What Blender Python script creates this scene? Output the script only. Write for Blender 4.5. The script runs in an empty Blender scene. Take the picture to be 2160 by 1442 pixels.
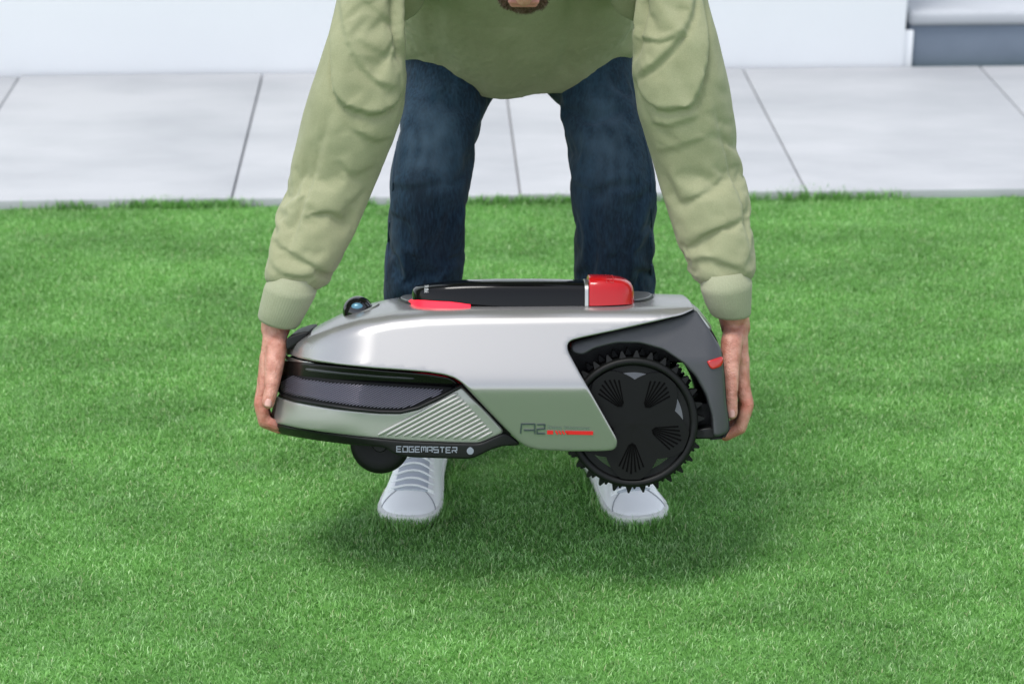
import bpy, bmesh, math, random
import numpy as np
from mathutils import Vector, Matrix, noise
from mathutils.geometry import delaunay_2d_cdt

random.seed(7)
rng = np.random.default_rng(11)
R = math.radians
S = bpy.context.scene
COL = S.collection

# ------------------------------------------------------------------ camera, world, sun, exposure
PITCH = R(22.0)
FPX = 4663.0
CH = 1.886
cam_d = bpy.data.cameras.new('camera')
cam = bpy.data.objects.new('camera', cam_d)
COL.objects.link(cam)
cam.location = (0, 0, CH)
cam.rotation_euler = (math.pi / 2 - PITCH, 0, 0)
cam_d.sensor_width = 36
cam_d.lens = FPX / 2160 * 36
cam_d.clip_start = 0.05
cam_d.clip_end = 500
cam_d.dof.use_dof = True
cam_d.dof.focus_distance = 3.82
cam_d.dof.aperture_fstop = 4.6
S.camera = cam

SUN_EL, SUN_AZ = R(70), R(222)      # azimuth measured like the sky texture's rotation
world = bpy.data.worlds.new('World')
S.world = world
world.use_nodes = True
wn = world.node_tree
bg = wn.nodes['Background']
sky = wn.nodes.new('ShaderNodeTexSky')
sky.sky_type = 'NISHITA'
sky.sun_disc = False
sky.sun_elevation = SUN_EL
sky.sun_rotation = SUN_AZ
sky.dust_density = 1.0
sky.air_density = 1.0
hs = wn.nodes.new('ShaderNodeHueSaturation')
hs.inputs['Saturation'].default_value = 0.40
hs.inputs['Value'].default_value = 1.0
wn.links.new(sky.outputs[0], hs.inputs['Color'])
wn.links.new(hs.outputs[0], bg.inputs[0])
bg.inputs[1].default_value = 0.15

sun_d = bpy.data.lights.new('sun', 'SUN')
sun_d.energy = 1.25
sun_d.angle = R(20)
sun_d.color = (1.0, 0.965, 0.92)
sun = bpy.data.objects.new('sun', sun_d)
COL.objects.link(sun)
sdir = Vector((math.sin(SUN_AZ) * math.cos(SUN_EL), math.cos(SUN_AZ) * math.cos(SUN_EL), math.sin(SUN_EL)))
sun.rotation_euler = sdir.to_track_quat('Z', 'Y').to_euler()

S.view_settings.view_transform = 'Standard'
S.view_settings.look = 'None'
S.view_settings.gamma = 1
S.view_settings.use_curve_mapping = False
S.view_settings.exposure = 1.05
S.cycles.max_bounces = 7
S.cycles.diffuse_bounces = 4
S.cycles.use_denoising = True

# ------------------------------------------------------------------ helpers
cp, sp = math.cos(PITCH), math.sin(PITCH)
CAM = Vector((0, 0, CH))


def ray(px, py):
    x = (px - 1080) / FPX
    y = (721 - py) / FPX
    return Vector((x, cp + y * sp, -sp + y * cp))


def at(px, py, Y):
    d = ray(px, py)
    return CAM + d * (Y / d.y)


def to_px(P):
    """N x 3 world points -> photograph coordinates"""
    P = np.asarray(P) - np.array([0, 0, CH])
    z = P[:, 1] * cp - P[:, 2] * sp
    y = P[:, 1] * sp + P[:, 2] * cp
    return 1080 + FPX * P[:, 0] / z, 721 - FPX * y / z


def tag(o, label=None, cat=None, group=None, kind=None):
    if label: o['label'] = label
    if cat: o['category'] = cat
    if group: o['group'] = group
    if kind: o['kind'] = kind
    return o


def link(name, me, m=None, parent=None, smooth=True, sharp=35):
    o = bpy.data.objects.new(name, me)
    COL.objects.link(o)
    if m is not None and len(me.materials) == 0:
        me.materials.append(m)
    if parent is not None:
        o.parent = parent
    if smooth and len(me.polygons):
        me.polygons.foreach_set('use_smooth', [True] * len(me.polygons))
        if sharp:
            try:
                me.set_sharp_from_angle(angle=R(sharp))
            except Exception:
                pass
    return o


def mesh(name, V, F):
    me = bpy.data.meshes.new(name)
    me.from_pydata([tuple(v) for v in V], [], F)
    me.validate()
    me.update()
    return me


def recalc(me):
    bm = bmesh.new()
    bm.from_mesh(me)
    bmesh.ops.recalc_face_normals(bm, faces=bm.faces)
    bm.to_mesh(me)
    bm.free()
    return me


def empty(name, loc=(0, 0, 0)):
    o = bpy.data.objects.new(name, None)
    COL.objects.link(o)
    o.location = loc
    o.empty_display_size = 0.1
    return o


def interp(x, pts):
    return float(np.interp(x, [p[0] for p in pts], [p[1] for p in pts]))


def loft(rings, cap=True, closed=True):
    V, F = [], []
    n = len(rings[0])
    for r in rings:
        V += [Vector(p) for p in r]
    for i in range(len(rings) - 1):
        for j in range(n if closed else n - 1):
            k = (j + 1) % n
            F.append((i * n + j, i * n + k, (i + 1) * n + k, (i + 1) * n + j))
    if cap:
        for base, rev in ((0, True), ((len(rings) - 1) * n, False)):
            c = sum((V[base + j] for j in range(n)), Vector()) / n
            ci = len(V)
            V.append(c)
            for j in range(n):
                k = (j + 1) % n
                F.append((base + k, base + j, ci) if rev else (base + j, base + k, ci))
    return V, F


def bevel_box(cx, cy, cz, sx, sy, sz, b=0.004, seg=2):
    bm = bmesh.new()
    bmesh.ops.create_cube(bm, size=1)
    for v in bm.verts:
        v.co = Vector((v.co.x * sx + cx, v.co.y * sy + cy, v.co.z * sz + cz))
    if b > 0:
        bmesh.ops.bevel(bm, geom=list(bm.edges), offset=b, segments=seg, affect='EDGES', profile=0.5)
    me = bpy.data.meshes.new('box')
    bm.to_mesh(me)
    bm.free()
    return me


# ------------------------------------------------------------------ materials
def nmat(name):
    m = bpy.data.materials.new(name)
    m.use_nodes = True
    return m, m.node_tree.nodes, m.node_tree.links, m.node_tree.nodes['Principled BSDF']


def mat(name, col, rough=0.5, metal=0.0, coat=0.0, coat_r=0.1, spec=0.5, var=0.0, vscale=8.0, bump=0.0, bscale=200.0,
        emis=None, es=0.0, sheen=0.0, sss=0.0, rvar=0.0, bdist=0.002):
    m, N, Lk, b = nmat(name)
    b.inputs['Base Color'].default_value = (*col, 1)
    b.inputs['Roughness'].default_value = rough
    b.inputs['Metallic'].default_value = metal
    b.inputs['Coat Weight'].default_value = coat
    b.inputs['Coat Roughness'].default_value = coat_r
    b.inputs['Specular IOR Level'].default_value = spec
    b.inputs['Sheen Weight'].default_value = sheen
    if sss:
        b.inputs['Subsurface Weight'].default_value = sss
        b.inputs['Subsurface Radius'].default_value = (0.012, 0.005, 0.003)
        b.inputs['Subsurface Scale'].default_value = 1.0
    if emis:
        b.inputs['Emission Color'].default_value = (*emis, 1)
        b.inputs['Emission Strength'].default_value = es
    tc = N.new('ShaderNodeTexCoord')
    if var or rvar:
        n = N.new('ShaderNodeTexNoise')
        n.inputs['Scale'].default_value = vscale
        n.inputs['Detail'].default_value = 6
        Lk.new(tc.outputs['Object'], n.inputs['Vector'])
        if var:
            mr = N.new('ShaderNodeMapRange')
            mr.inputs[1].default_value = 0.3
            mr.inputs[2].default_value = 0.7
            mr.inputs[3].default_value = 1 - var
            mr.inputs[4].default_value = 1 + var
            Lk.new(n.outputs['Fac'], mr.inputs[0])
            mx = N.new('ShaderNodeVectorMath')
            mx.operation = 'SCALE'
            mx.inputs[0].default_value = col
            Lk.new(mr.outputs[0], mx.inputs['Scale'])
            Lk.new(mx.outputs[0], b.inputs['Base Color'])
        if rvar:
            mr2 = N.new('ShaderNodeMapRange')
            mr2.inputs[1].default_value = 0.3
            mr2.inputs[2].default_value = 0.7
            mr2.inputs[3].default_value = max(0, rough - rvar)
            mr2.inputs[4].default_value = rough + rvar
            Lk.new(n.outputs['Fac'], mr2.inputs[0])
            Lk.new(mr2.outputs[0], b.inputs['Roughness'])
    if bump:
        n2 = N.new('ShaderNodeTexNoise')
        n2.inputs['Scale'].default_value = bscale
        n2.inputs['Detail'].default_value = 3
        Lk.new(tc.outputs['Object'], n2.inputs['Vector'])
        bp = N.new('ShaderNodeBump')
        bp.inputs['Strength'].default_value = bump
        bp.inputs['Distance'].default_value = bdist
        Lk.new(n2.outputs['Fac'], bp.inputs['Height'])
        Lk.new(bp.outputs[0], b.inputs['Normal'])
    return m


M_silver = mat('silver_paint', (0.335, 0.33, 0.325), 0.26, 0.70, coat=0.12, coat_r=0.08)
M_bumper = mat('sage_silver_paint', (0.38, 0.38, 0.36), 0.42, 0.6)
M_black = mat('black_plastic', (0.007, 0.0075, 0.0075), 0.45, 0, spec=0.22, rvar=0.06, vscale=60, bump=0.1, bscale=1500, bdist=0.0004)
M_gloss = mat('gloss_black', (0.004, 0.004, 0.005), 0.07, 0, coat=0.3, coat_r=0.03)
M_dark = mat('dark_grey_plastic', (0.040, 0.041, 0.046), 0.38, 0.1, rvar=0.05, vscale=40, bump=0.1, bscale=1600, bdist=0.0004)
M_grille = mat('grille_plastic', (0.004, 0.004, 0.005), 0.6, 0.0, spec=.15)
M_ridge = mat('grille_ridge', (0.105, 0.10, 0.125), 0.34, 0.5)
M_rubber = mat('wheel_rubber', (0.0035, 0.004, 0.0038), 0.5, 0, spec=0.2, var=0.15, vscale=50, bump=0.15, bscale=900, bdist=0.0005)
M_hub = mat('hub_plastic', (0.005, 0.0055, 0.005), 0.32, 0, spec=0.10)
M_slot = mat('slot_black', (0.0015, 0.0015, 0.0015), 0.8, 0, spec=0.05)
M_facet = mat('hub_facet', (0.10, 0.103, 0.103), 0.2, 0.85)
M_cover = mat('piano_black', (0.003, 0.003, 0.0035), 0.10, 0, spec=0.22)
M_visor = mat('smoked_visor', (0.004, 0.004, 0.004), 0.22, 0, spec=0.25)
M_red = mat('red_plastic', (0.40, 0.004, 0.007), 0.2, 0, spec=.3, coat=0.25, coat_r=0.05)
M_redtext = mat('dark_red_ink', (0.35, 0.006, 0.008), 0.4)
M_redink = mat('red_ink', (0.62, 0.012, 0.016), 0.4)
M_redlamp = mat('red_lamp', (0.5, 0.008, 0.02), 0.4, emis=(1, 0.012, 0.04), es=0.62)
M_ink = mat('dark_ink', (0.03, 0.045, 0.05), 0.45)
M_inkgreen = mat('grey_green_ink', (0.11, 0.16, 0.14), 0.45)
M_inkgrey = mat('grey_ink', (0.20, 0.22, 0.26), 0.45)
M_inklight = mat('light_ink', (0.5, 0.52, 0.52), 0.4)
M_metal = mat('grey_metal', (0.42, 0.42, 0.40), 0.3, 0.9)
M_recess = mat('recess_grey', (0.14, 0.145, 0.15), 0.35, 0.5)
M_lens = mat('blue_lens', (0.07, 0.19, 0.26), 0.35, 0.2, coat=0.2)
M_reflector = mat('red_reflector', (0.40, 0.006, 0.005), 0.12, coat=0.4)


def skin_mat():
    m, N, Lk, b = nmat('skin')
    tc = N.new('ShaderNodeTexCoord')
    n = N.new('ShaderNodeTexNoise')
    n.inputs['Scale'].default_value = 55
    n.inputs['Detail'].default_value = 5
    Lk.new(tc.outputs['Object'], n.inputs['Vector'])
    cr = N.new('ShaderNodeValToRGB')
    cr.color_ramp.elements[0].position = 0.32
    cr.color_ramp.elements[0].color = (0.36, 0.135, 0.088, 1)
    cr.color_ramp.elements[1].position = 0.68
    cr.color_ramp.elements[1].color = (0.57, 0.295, 0.225, 1)
    Lk.new(n.outputs['Fac'], cr.inputs[0])
    at_ = N.new('ShaderNodeAttribute')
    at_.attribute_name = 'flush'
    mx = N.new('ShaderNodeMix')
    mx.data_type = 'RGBA'
    Lk.new(at_.outputs['Fac'], mx.inputs[0])
    Lk.new(cr.outputs[0], mx.inputs[6])
    mx.inputs[7].default_value = (0.50, 0.13, 0.09, 1)
    as_ = N.new('ShaderNodeAttribute')
    as_.attribute_name = 'stubble'
    ms_ = N.new('ShaderNodeMath')
    ms_.operation = 'MULTIPLY'
    ms_.inputs[1].default_value = 0.92
    Lk.new(as_.outputs['Fac'], ms_.inputs[0])
    mx2 = N.new('ShaderNodeMix')
    mx2.data_type = 'RGBA'
    Lk.new(ms_.outputs[0], mx2.inputs[0])
    Lk.new(mx.outputs[2], mx2.inputs[6])
    mx2.inputs[7].default_value = (0.115, 0.052, 0.037, 1)
    Lk.new(mx2.outputs[2], b.inputs['Base Color'])
    b.inputs['Roughness'].default_value = 0.5
    b.inputs['Subsurface Weight'].default_value = 0.25
    b.inputs['Subsurface Radius'].default_value = (0.01, 0.004, 0.002)
    n2 = N.new('ShaderNodeTexVoronoi')
    n2.inputs['Scale'].default_value = 420
    Lk.new(tc.outputs['Object'], n2.inputs['Vector'])
    n3 = N.new('ShaderNodeTexNoise')
    n3.inputs['Scale'].default_value = 90
    Lk.new(tc.outputs['Object'], n3.inputs['Vector'])
    ad = N.new('ShaderNodeMath')
    ad.operation = 'MULTIPLY_ADD'
    ad.inputs[1].default_value = 3.0
    Lk.new(n3.outputs['Fac'], ad.inputs[0])
    Lk.new(n2.outputs['Distance'], ad.inputs[2])
    bp = N.new('ShaderNodeBump')
    bp.inputs['Strength'].default_value = 0.6
    bp.inputs['Distance'].default_value = 0.0012
    Lk.new(ad.outputs[0], bp.inputs['Height'])
    Lk.new(bp.outputs[0], b.inputs['Normal'])
    return m


M_skin = skin_mat()
M_nail = mat('nail', (0.52, 0.29, 0.24), 0.28, coat=0.3)
M_lip = mat('lip', (0.50, 0.19, 0.17), 0.4)
M_beard = mat('beard_hair', (0.10, 0.055, 0.032), 0.6)
M_eye = mat('eye_white', (0.75, 0.73, 0.70), 0.2)


def fabric_mat(name, col, col2, weave=650.0, bumpd=0.0006, sheen=0.10, stretch=(1, 1, 1), r0=.35, r1=.65):
    m, N, Lk, b = nmat(name)
    tc = N.new('ShaderNodeTexCoord')
    mp = N.new('ShaderNodeMapping')
    mp.inputs['Scale'].default_value = stretch
    Lk.new(tc.outputs['Object'], mp.inputs['Vector'])
    n = N.new('ShaderNodeTexNoise')
    n.inputs['Scale'].default_value = 14
    n.inputs['Detail'].default_value = 8
    n.inputs['Roughness'].default_value = 0.65
    Lk.new(mp.outputs[0], n.inputs['Vector'])
    n2 = N.new('ShaderNodeTexNoise')
    n2.inputs['Scale'].default_value = weave
    n2.inputs['Detail'].default_value = 2
    Lk.new(mp.outputs[0], n2.inputs['Vector'])
    ad = N.new('ShaderNodeMath')
    ad.operation = 'MULTIPLY_ADD'
    ad.inputs[1].default_value = 0.45
    Lk.new(n2.outputs['Fac'], ad.inputs[0])
    sc = N.new('ShaderNodeMath')
    sc.operation = 'MULTIPLY'
    sc.inputs[1].default_value = 0.55
    Lk.new(n.outputs['Fac'], sc.inputs[0])
    Lk.new(sc.outputs[0], ad.inputs[2])
    cr = N.new('ShaderNodeValToRGB')
    cr.color_ramp.elements[0].position = r0
    cr.color_ramp.elements[0].color = (*col, 1)
    cr.color_ramp.elements[1].position = r1
    cr.color_ramp.elements[1].color = (*col2, 1)
    Lk.new(ad.outputs[0], cr.inputs[0])
    Lk.new(cr.outputs[0], b.inputs['Base Color'])
    b.inputs['Roughness'].default_value = 0.9
    b.inputs['Specular IOR Level'].default_value = 0.2
    b.inputs['Sheen Weight'].default_value = sheen
    b.inputs['Sheen Roughness'].default_value = 0.6
    bp = N.new('ShaderNodeBump')
    bp.inputs['Strength'].default_value = 0.6
    bp.inputs['Distance'].default_value = bumpd
    Lk.new(n2.outputs['Fac'], bp.inputs['Height'])
    Lk.new(bp.outputs[0], b.inputs['Normal'])
    return m, N, Lk, b, cr


M_sweat = fabric_mat('sage_jersey', (0.240, 0.247, 0.140), (0.300, 0.306, 0.186), weave=620, bumpd=.0006, r0=.37, r1=.63)[0]
M_rib = fabric_mat('sage_rib_knit', (0.262, 0.275, 0.178), (0.315, 0.328, 0.22), weave=420)[0]

# denim: dark indigo with worn, faded thighs (attribute 'fade' painted on the trousers)
M_denim, N_, L_, B_, cr_ = fabric_mat('denim', (0.0028, 0.0105, 0.022), (0.0125, 0.036, 0.064), weave=260, bumpd=0.0009, sheen=0.05, stretch=(1, 1, 0.22), r0=.41, r1=.60)
fa = N_.new('ShaderNodeAttribute')
fa.attribute_name = 'fade'
mx = N_.new('ShaderNodeMix')
mx.data_type = 'RGBA'
mx.inputs[7].default_value = (0.085, 0.135, 0.19, 1)
L_.new(fa.outputs['Fac'], mx.inputs[0])
L_.new(cr_.outputs[0], mx.inputs[6])
L_.new(mx.outputs[2], B_.inputs['Base Color'])

M_tongue = mat('shade_grey_tongue', (0.44, 0.47, 0.53), 0.8)  # bluish grey paints in the shade between the white laces
M_shoe = mat('white_leather', (0.88, 0.885, 0.895), 0.42, var=0.02, vscale=20, bump=0.15, bscale=400, bdist=0.0006)
M_sole = mat('white_rubber', (0.74, 0.74, 0.72), 0.55, var=0.04, vscale=25)
M_lace = mat('white_lace', (0.84, 0.85, 0.87), 0.8, bump=0.4, bscale=900, bdist=0.0006)
M_seam = mat('seam_shadow', (0.30, 0.31, 0.33), 0.7)


def concrete_mat(name, c1, c2, scale=1.0):
    m, N, Lk, b = nmat(name)
    tc = N.new('ShaderNodeNewGeometry')
    mp = N.new('ShaderNodeMapping')
    mp.inputs['Scale'].default_value = (0.8 * scale, 1.7 * scale, 1.3 * scale)
    Lk.new(tc.outputs['Position'], mp.inputs['Vector'])
    n = N.new('ShaderNodeTexNoise')
    n.inputs['Scale'].default_value = 2.2
    n.inputs['Detail'].default_value = 9
    n.inputs['Roughness'].default_value = 0.6
    Lk.new(mp.outputs[0], n.inputs['Vector'])
    cr = N.new('ShaderNodeValToRGB')
    cr.color_ramp.elements[0].position = 0.33
    cr.color_ramp.elements[0].color = (*c1, 1)
    cr.color_ramp.elements[1].position = 0.62
    cr.color_ramp.elements[1].color = (*c2, 1)
    Lk.new(n.outputs['Fac'], cr.inputs[0])
    Lk.new(cr.outputs[0], b.inputs['Base Color'])
    b.inputs['Roughness'].default_value = 0.75
    n2 = N.new('ShaderNodeTexNoise')
    n2.inputs['Scale'].default_value = 130
    n2.inputs['Detail'].default_value = 5
    Lk.new(tc.outputs['Position'], n2.inputs['Vector'])
    bp = N.new('ShaderNodeBump')
    bp.inputs['Strength'].default_value = 0.3
    bp.inputs['Distance'].default_value = 0.002
    Lk.new(n2.outputs['Fac'], bp.inputs['Height'])
    Lk.new(bp.outputs[0], b.inputs['Normal'])
    return m


M_slab = concrete_mat('pale_paving', (0.315, 0.325, 0.34), (0.385, 0.392, 0.405))
M_wall = concrete_mat('white_render', (0.79, 0.80, 0.815), (0.82, 0.83, 0.84), 0.5)
M_step = concrete_mat('painted_step', (0.33, 0.345, 0.37), (0.40, 0.415, 0.44), 0.8)
M_riser = concrete_mat('slate_blue_riser', (0.115, 0.145, 0.19), (0.16, 0.195, 0.245), 0.8)
M_joint = mat('joint_mortar', (0.52, 0.52, 0.53), 0.9)


def lawn_nodes(N, Lk):
    """patchy lawn colour from world position -> value 0..1"""
    g = N.new('ShaderNodeNewGeometry')
    n1 = N.new('ShaderNodeTexNoise')
    n1.inputs['Scale'].default_value = 3.2
    n1.inputs['Detail'].default_value = 5
    n1.inputs['Roughness'].default_value = 0.55
    mp = N.new('ShaderNodeMapping')
    mp.inputs['Scale'].default_value = (0.8, 1.5, 0.2)
    Lk.new(g.outputs['Position'], mp.inputs['Vector'])
    Lk.new(mp.outputs[0], n1.inputs['Vector'])
    return g, n1


def grass_mat():
    m, N, Lk, b = nmat('grass_blade')
    g, n1 = lawn_nodes(N, Lk)
    a = N.new('ShaderNodeAttribute')
    a.attribute_name = 'rnd'
    h = N.new('ShaderNodeAttribute')
    h.attribute_name = 'ht'
    # blade-to-blade colour
    cr = N.new('ShaderNodeValToRGB')
    e = cr.color_ramp.elements
    e[0].position = 0.0
    e[0].color = (0.084, 0.215, 0.042, 1)
    e[1].position = 0.80
    e[1].color = (0.240, 0.455, 0.140, 1)
    x = e.new(0.93)
    x.color = (0.40, 0.60, 0.29, 1)
    x = e.new(0.975)
    x.color = (0.34, 0.42, 0.20, 1)
    x = e.new(0.5)
    x.color = (0.155, 0.355, 0.080, 1)
    Lk.new(a.outputs['Fac'], cr.inputs[0])
    mr = N.new('ShaderNodeMapRange')
    mr.inputs[1].default_value = 0.32
    mr.inputs[2].default_value = 0.68
    mr.inputs[3].default_value = 0.98
    mr.inputs[4].default_value = 1.42
    Lk.new(n1.outputs['Fac'], mr.inputs[0])
    n5 = N.new('ShaderNodeTexNoise')
    n5.inputs['Scale'].default_value = 11
    n5.inputs['Detail'].default_value = 5
    n5.inputs['Roughness'].default_value = 0.62
    mp5 = N.new('ShaderNodeMapping')
    mp5.inputs['Scale'].default_value = (0.75, 1.25, 0.1)
    Lk.new(g.outputs['Position'], mp5.inputs['Vector'])
    Lk.new(mp5.outputs[0], n5.inputs['Vector'])
    pr = N.new('ShaderNodeMapRange')
    pr.inputs[1].default_value = 0.52
    pr.inputs[2].default_value = 0.74
    pr.inputs[3].default_value = 0.0
    pr.inputs[4].default_value = 0.62
    Lk.new(n5.outputs['Fac'], pr.inputs[0])
    pm = N.new('ShaderNodeMix')
    pm.data_type = 'RGBA'
    Lk.new(pr.outputs[0], pm.inputs[0])
    Lk.new(cr.outputs[0], pm.inputs[6])
    pm.inputs[7].default_value = (0.27, 0.43, 0.20, 1)
    md = N.new('ShaderNodeMapRange')
    md.inputs[1].default_value = 0.30
    md.inputs[2].default_value = 0.50
    md.inputs[3].default_value = 0.84
    md.inputs[4].default_value = 1.0
    Lk.new(n5.outputs['Fac'], md.inputs[0])
    mm_ = N.new('ShaderNodeMath')
    mm_.operation = 'MULTIPLY'
    Lk.new(mr.outputs[0], mm_.inputs[0])
    Lk.new(md.outputs[0], mm_.inputs[1])
    sc = N.new('ShaderNodeVectorMath')
    sc.operation = 'SCALE'
    Lk.new(pm.outputs[2], sc.inputs[0])
    Lk.new(mm_.outputs[0], sc.inputs['Scale'])
    Lk.new(sc.outputs[0], b.inputs['Base Color'])
    b.inputs['Roughness'].default_value = 0.42
    b.inputs['Specular IOR Level'].default_value = 0.55
    tr = N.new('ShaderNodeBsdfTranslucent')
    Lk.new(sc.outputs[0], tr.inputs['Color'])
    ms = N.new('ShaderNodeMixShader')
    ms.inputs[0].default_value = 0.35
    out = N['Material Output']
    Lk.new(b.outputs[0], ms.inputs[1])
    Lk.new(tr.outputs[0], ms.inputs[2])
    Lk.new(ms.outputs[0], out.inputs['Surface'])
    return m


M_grass = grass_mat()


def ground_mat():
    m, N, Lk, b = nmat('lawn_soil')
    g, n1 = lawn_nodes(N, Lk)
    n2 = N.new('ShaderNodeTexNoise')
    n2.inputs['Scale'].default_value = 160
    n2.inputs['Detail'].default_value = 4
    Lk.new(g.outputs['Position'], n2.inputs['Vector'])
    ad = N.new('ShaderNodeMath')
    ad.operation = 'MULTIPLY_ADD'
    ad.inputs[1].default_value = 0.5
    Lk.new(n2.outputs['Fac'], ad.inputs[0])
    sc = N.new('ShaderNodeMath')
    sc.operation = 'MULTIPLY'
    sc.inputs[1].default_value = 0.5
    Lk.new(n1.outputs['Fac'], sc.inputs[0])
    Lk.new(sc.outputs[0], ad.inputs[2])
    cr = N.new('ShaderNodeValToRGB')
    cr.color_ramp.elements[0].position = 0.36
    cr.color_ramp.elements[0].color = (0.045, 0.15, 0.022, 1)
    cr.color_ramp.elements[1].position = 0.64
    cr.color_ramp.elements[1].color = (0.105, 0.26, 0.048, 1)
    Lk.new(ad.outputs[0], cr.inputs[0])
    Lk.new(cr.outputs[0], b.inputs['Base Color'])
    b.inputs['Roughness'].default_value = 0.9
    return m


M_ground = ground_mat()

# ------------------------------------------------------------------ setting: lawn, paving, wall, step
ALPHA = R(2.24)
U_ = Vector((math.cos(ALPHA), math.sin(ALPHA), 0))     # along the wall
J_ = Vector((-math.sin(ALPHA), math.cos(ALPHA), 0))    # along the joints, away
O_ = Vector((0, 5.66, 0))
PATH_D = 1.295                                         # lawn edge to wall
ROTZ = Matrix.Translation(O_) @ Matrix.Rotation(ALPHA, 4, 'Z')


def setting(name, me, m, kind='structure', parent=None, smooth=False):
    me.transform(ROTZ)
    o = link(name, me, m, parent, smooth=smooth)
    if kind: o['kind'] = kind
    return o


V = [(-40, -45), (40, -45), (40, 40), (-40, 40)]
g = link('lawn_ground', mesh('g', [(x, y, 0) for x, y in V], [(0, 1, 2, 3)]), M_ground, smooth=False)
tag(g, 'flat soil and turf base under the mown green lawn', kind='structure')

pav = setting('path_bed', bevel_box(0, PATH_D / 2 + 0.02, -0.035, 13.0, PATH_D + 0.0, 0.08, 0), M_joint)
tag(pav, 'dark bedding showing in the joints of the pale path')
joints = [0.023 + 0.775 * k for k in range(-8, 9)]
pave = empty('pavement')
tag(pave, 'row of pale bluish concrete slabs between lawn and white wall', kind='structure')
for i in range(len(joints) - 1):
    x0, x1 = joints[i] + 0.0024, joints[i + 1] - 0.0024
    me = bevel_box((x0 + x1) / 2, PATH_D / 2 - 0.002 + random.uniform(-.002, .002), 0.004 + random.uniform(-.0015, .0015),
                   x1 - x0, PATH_D - 0.016, 0.04, 0.004, 2)
    setting('slab', me, M_slab, kind=None, parent=pave, smooth=True)

XW = 1.325     # corner where the white wall stops
wl = setting('garden_wall', bevel_box((XW - 6.6) / 2, PATH_D + 0.15, 1.36, XW + 6.6, 0.30, 2.76, 0.006), M_wall, kind=None, smooth=True)
tag(wl, 'smooth white rendered wall rising behind the pale slabs', 'wall')
# raised porch right of the wall: slate riser, rounded pale tread, pale wall far behind
por = empty('porch_step', ROTZ @ Vector((XW + 1.5, PATH_D, 0)))
tag(por, 'low porch step right of the white wall with slate riser and pale tread', 'step')


def sub(name, me, m, parent):
    me.transform(ROTZ)
    o = link(name, me, m, None)
    o.parent = parent
    o.matrix_parent_inverse = Matrix.Translation(parent.location).inverted()
    return o


sub('riser', bevel_box(XW + 0.012 + 2.0, PATH_D + 0.045 + 0.1, 0.07, 3.98, 0.2, 0.150, 0.003), M_riser, por)
sub('tread', bevel_box(XW + 0.016 + 2.0, PATH_D + 0.03 + 0.75, 0.170, 4.0, 1.5, 0.048, 0.016, 4), M_step, por)
sub('corner_trim', bevel_box(XW + 0.018, PATH_D + 0.035, 0.068, 0.030, 0.016, 0.130, 0.003), M_wall, por)
bw = setting('porch_wall', bevel_box(XW + 2.0, PATH_D + 1.62, 1.36, 4.4, 0.2, 2.74, 0.004), M_wall, kind=None, smooth=True)
tag(bw, 'pale wall set back behind the porch step', 'wall')


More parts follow.
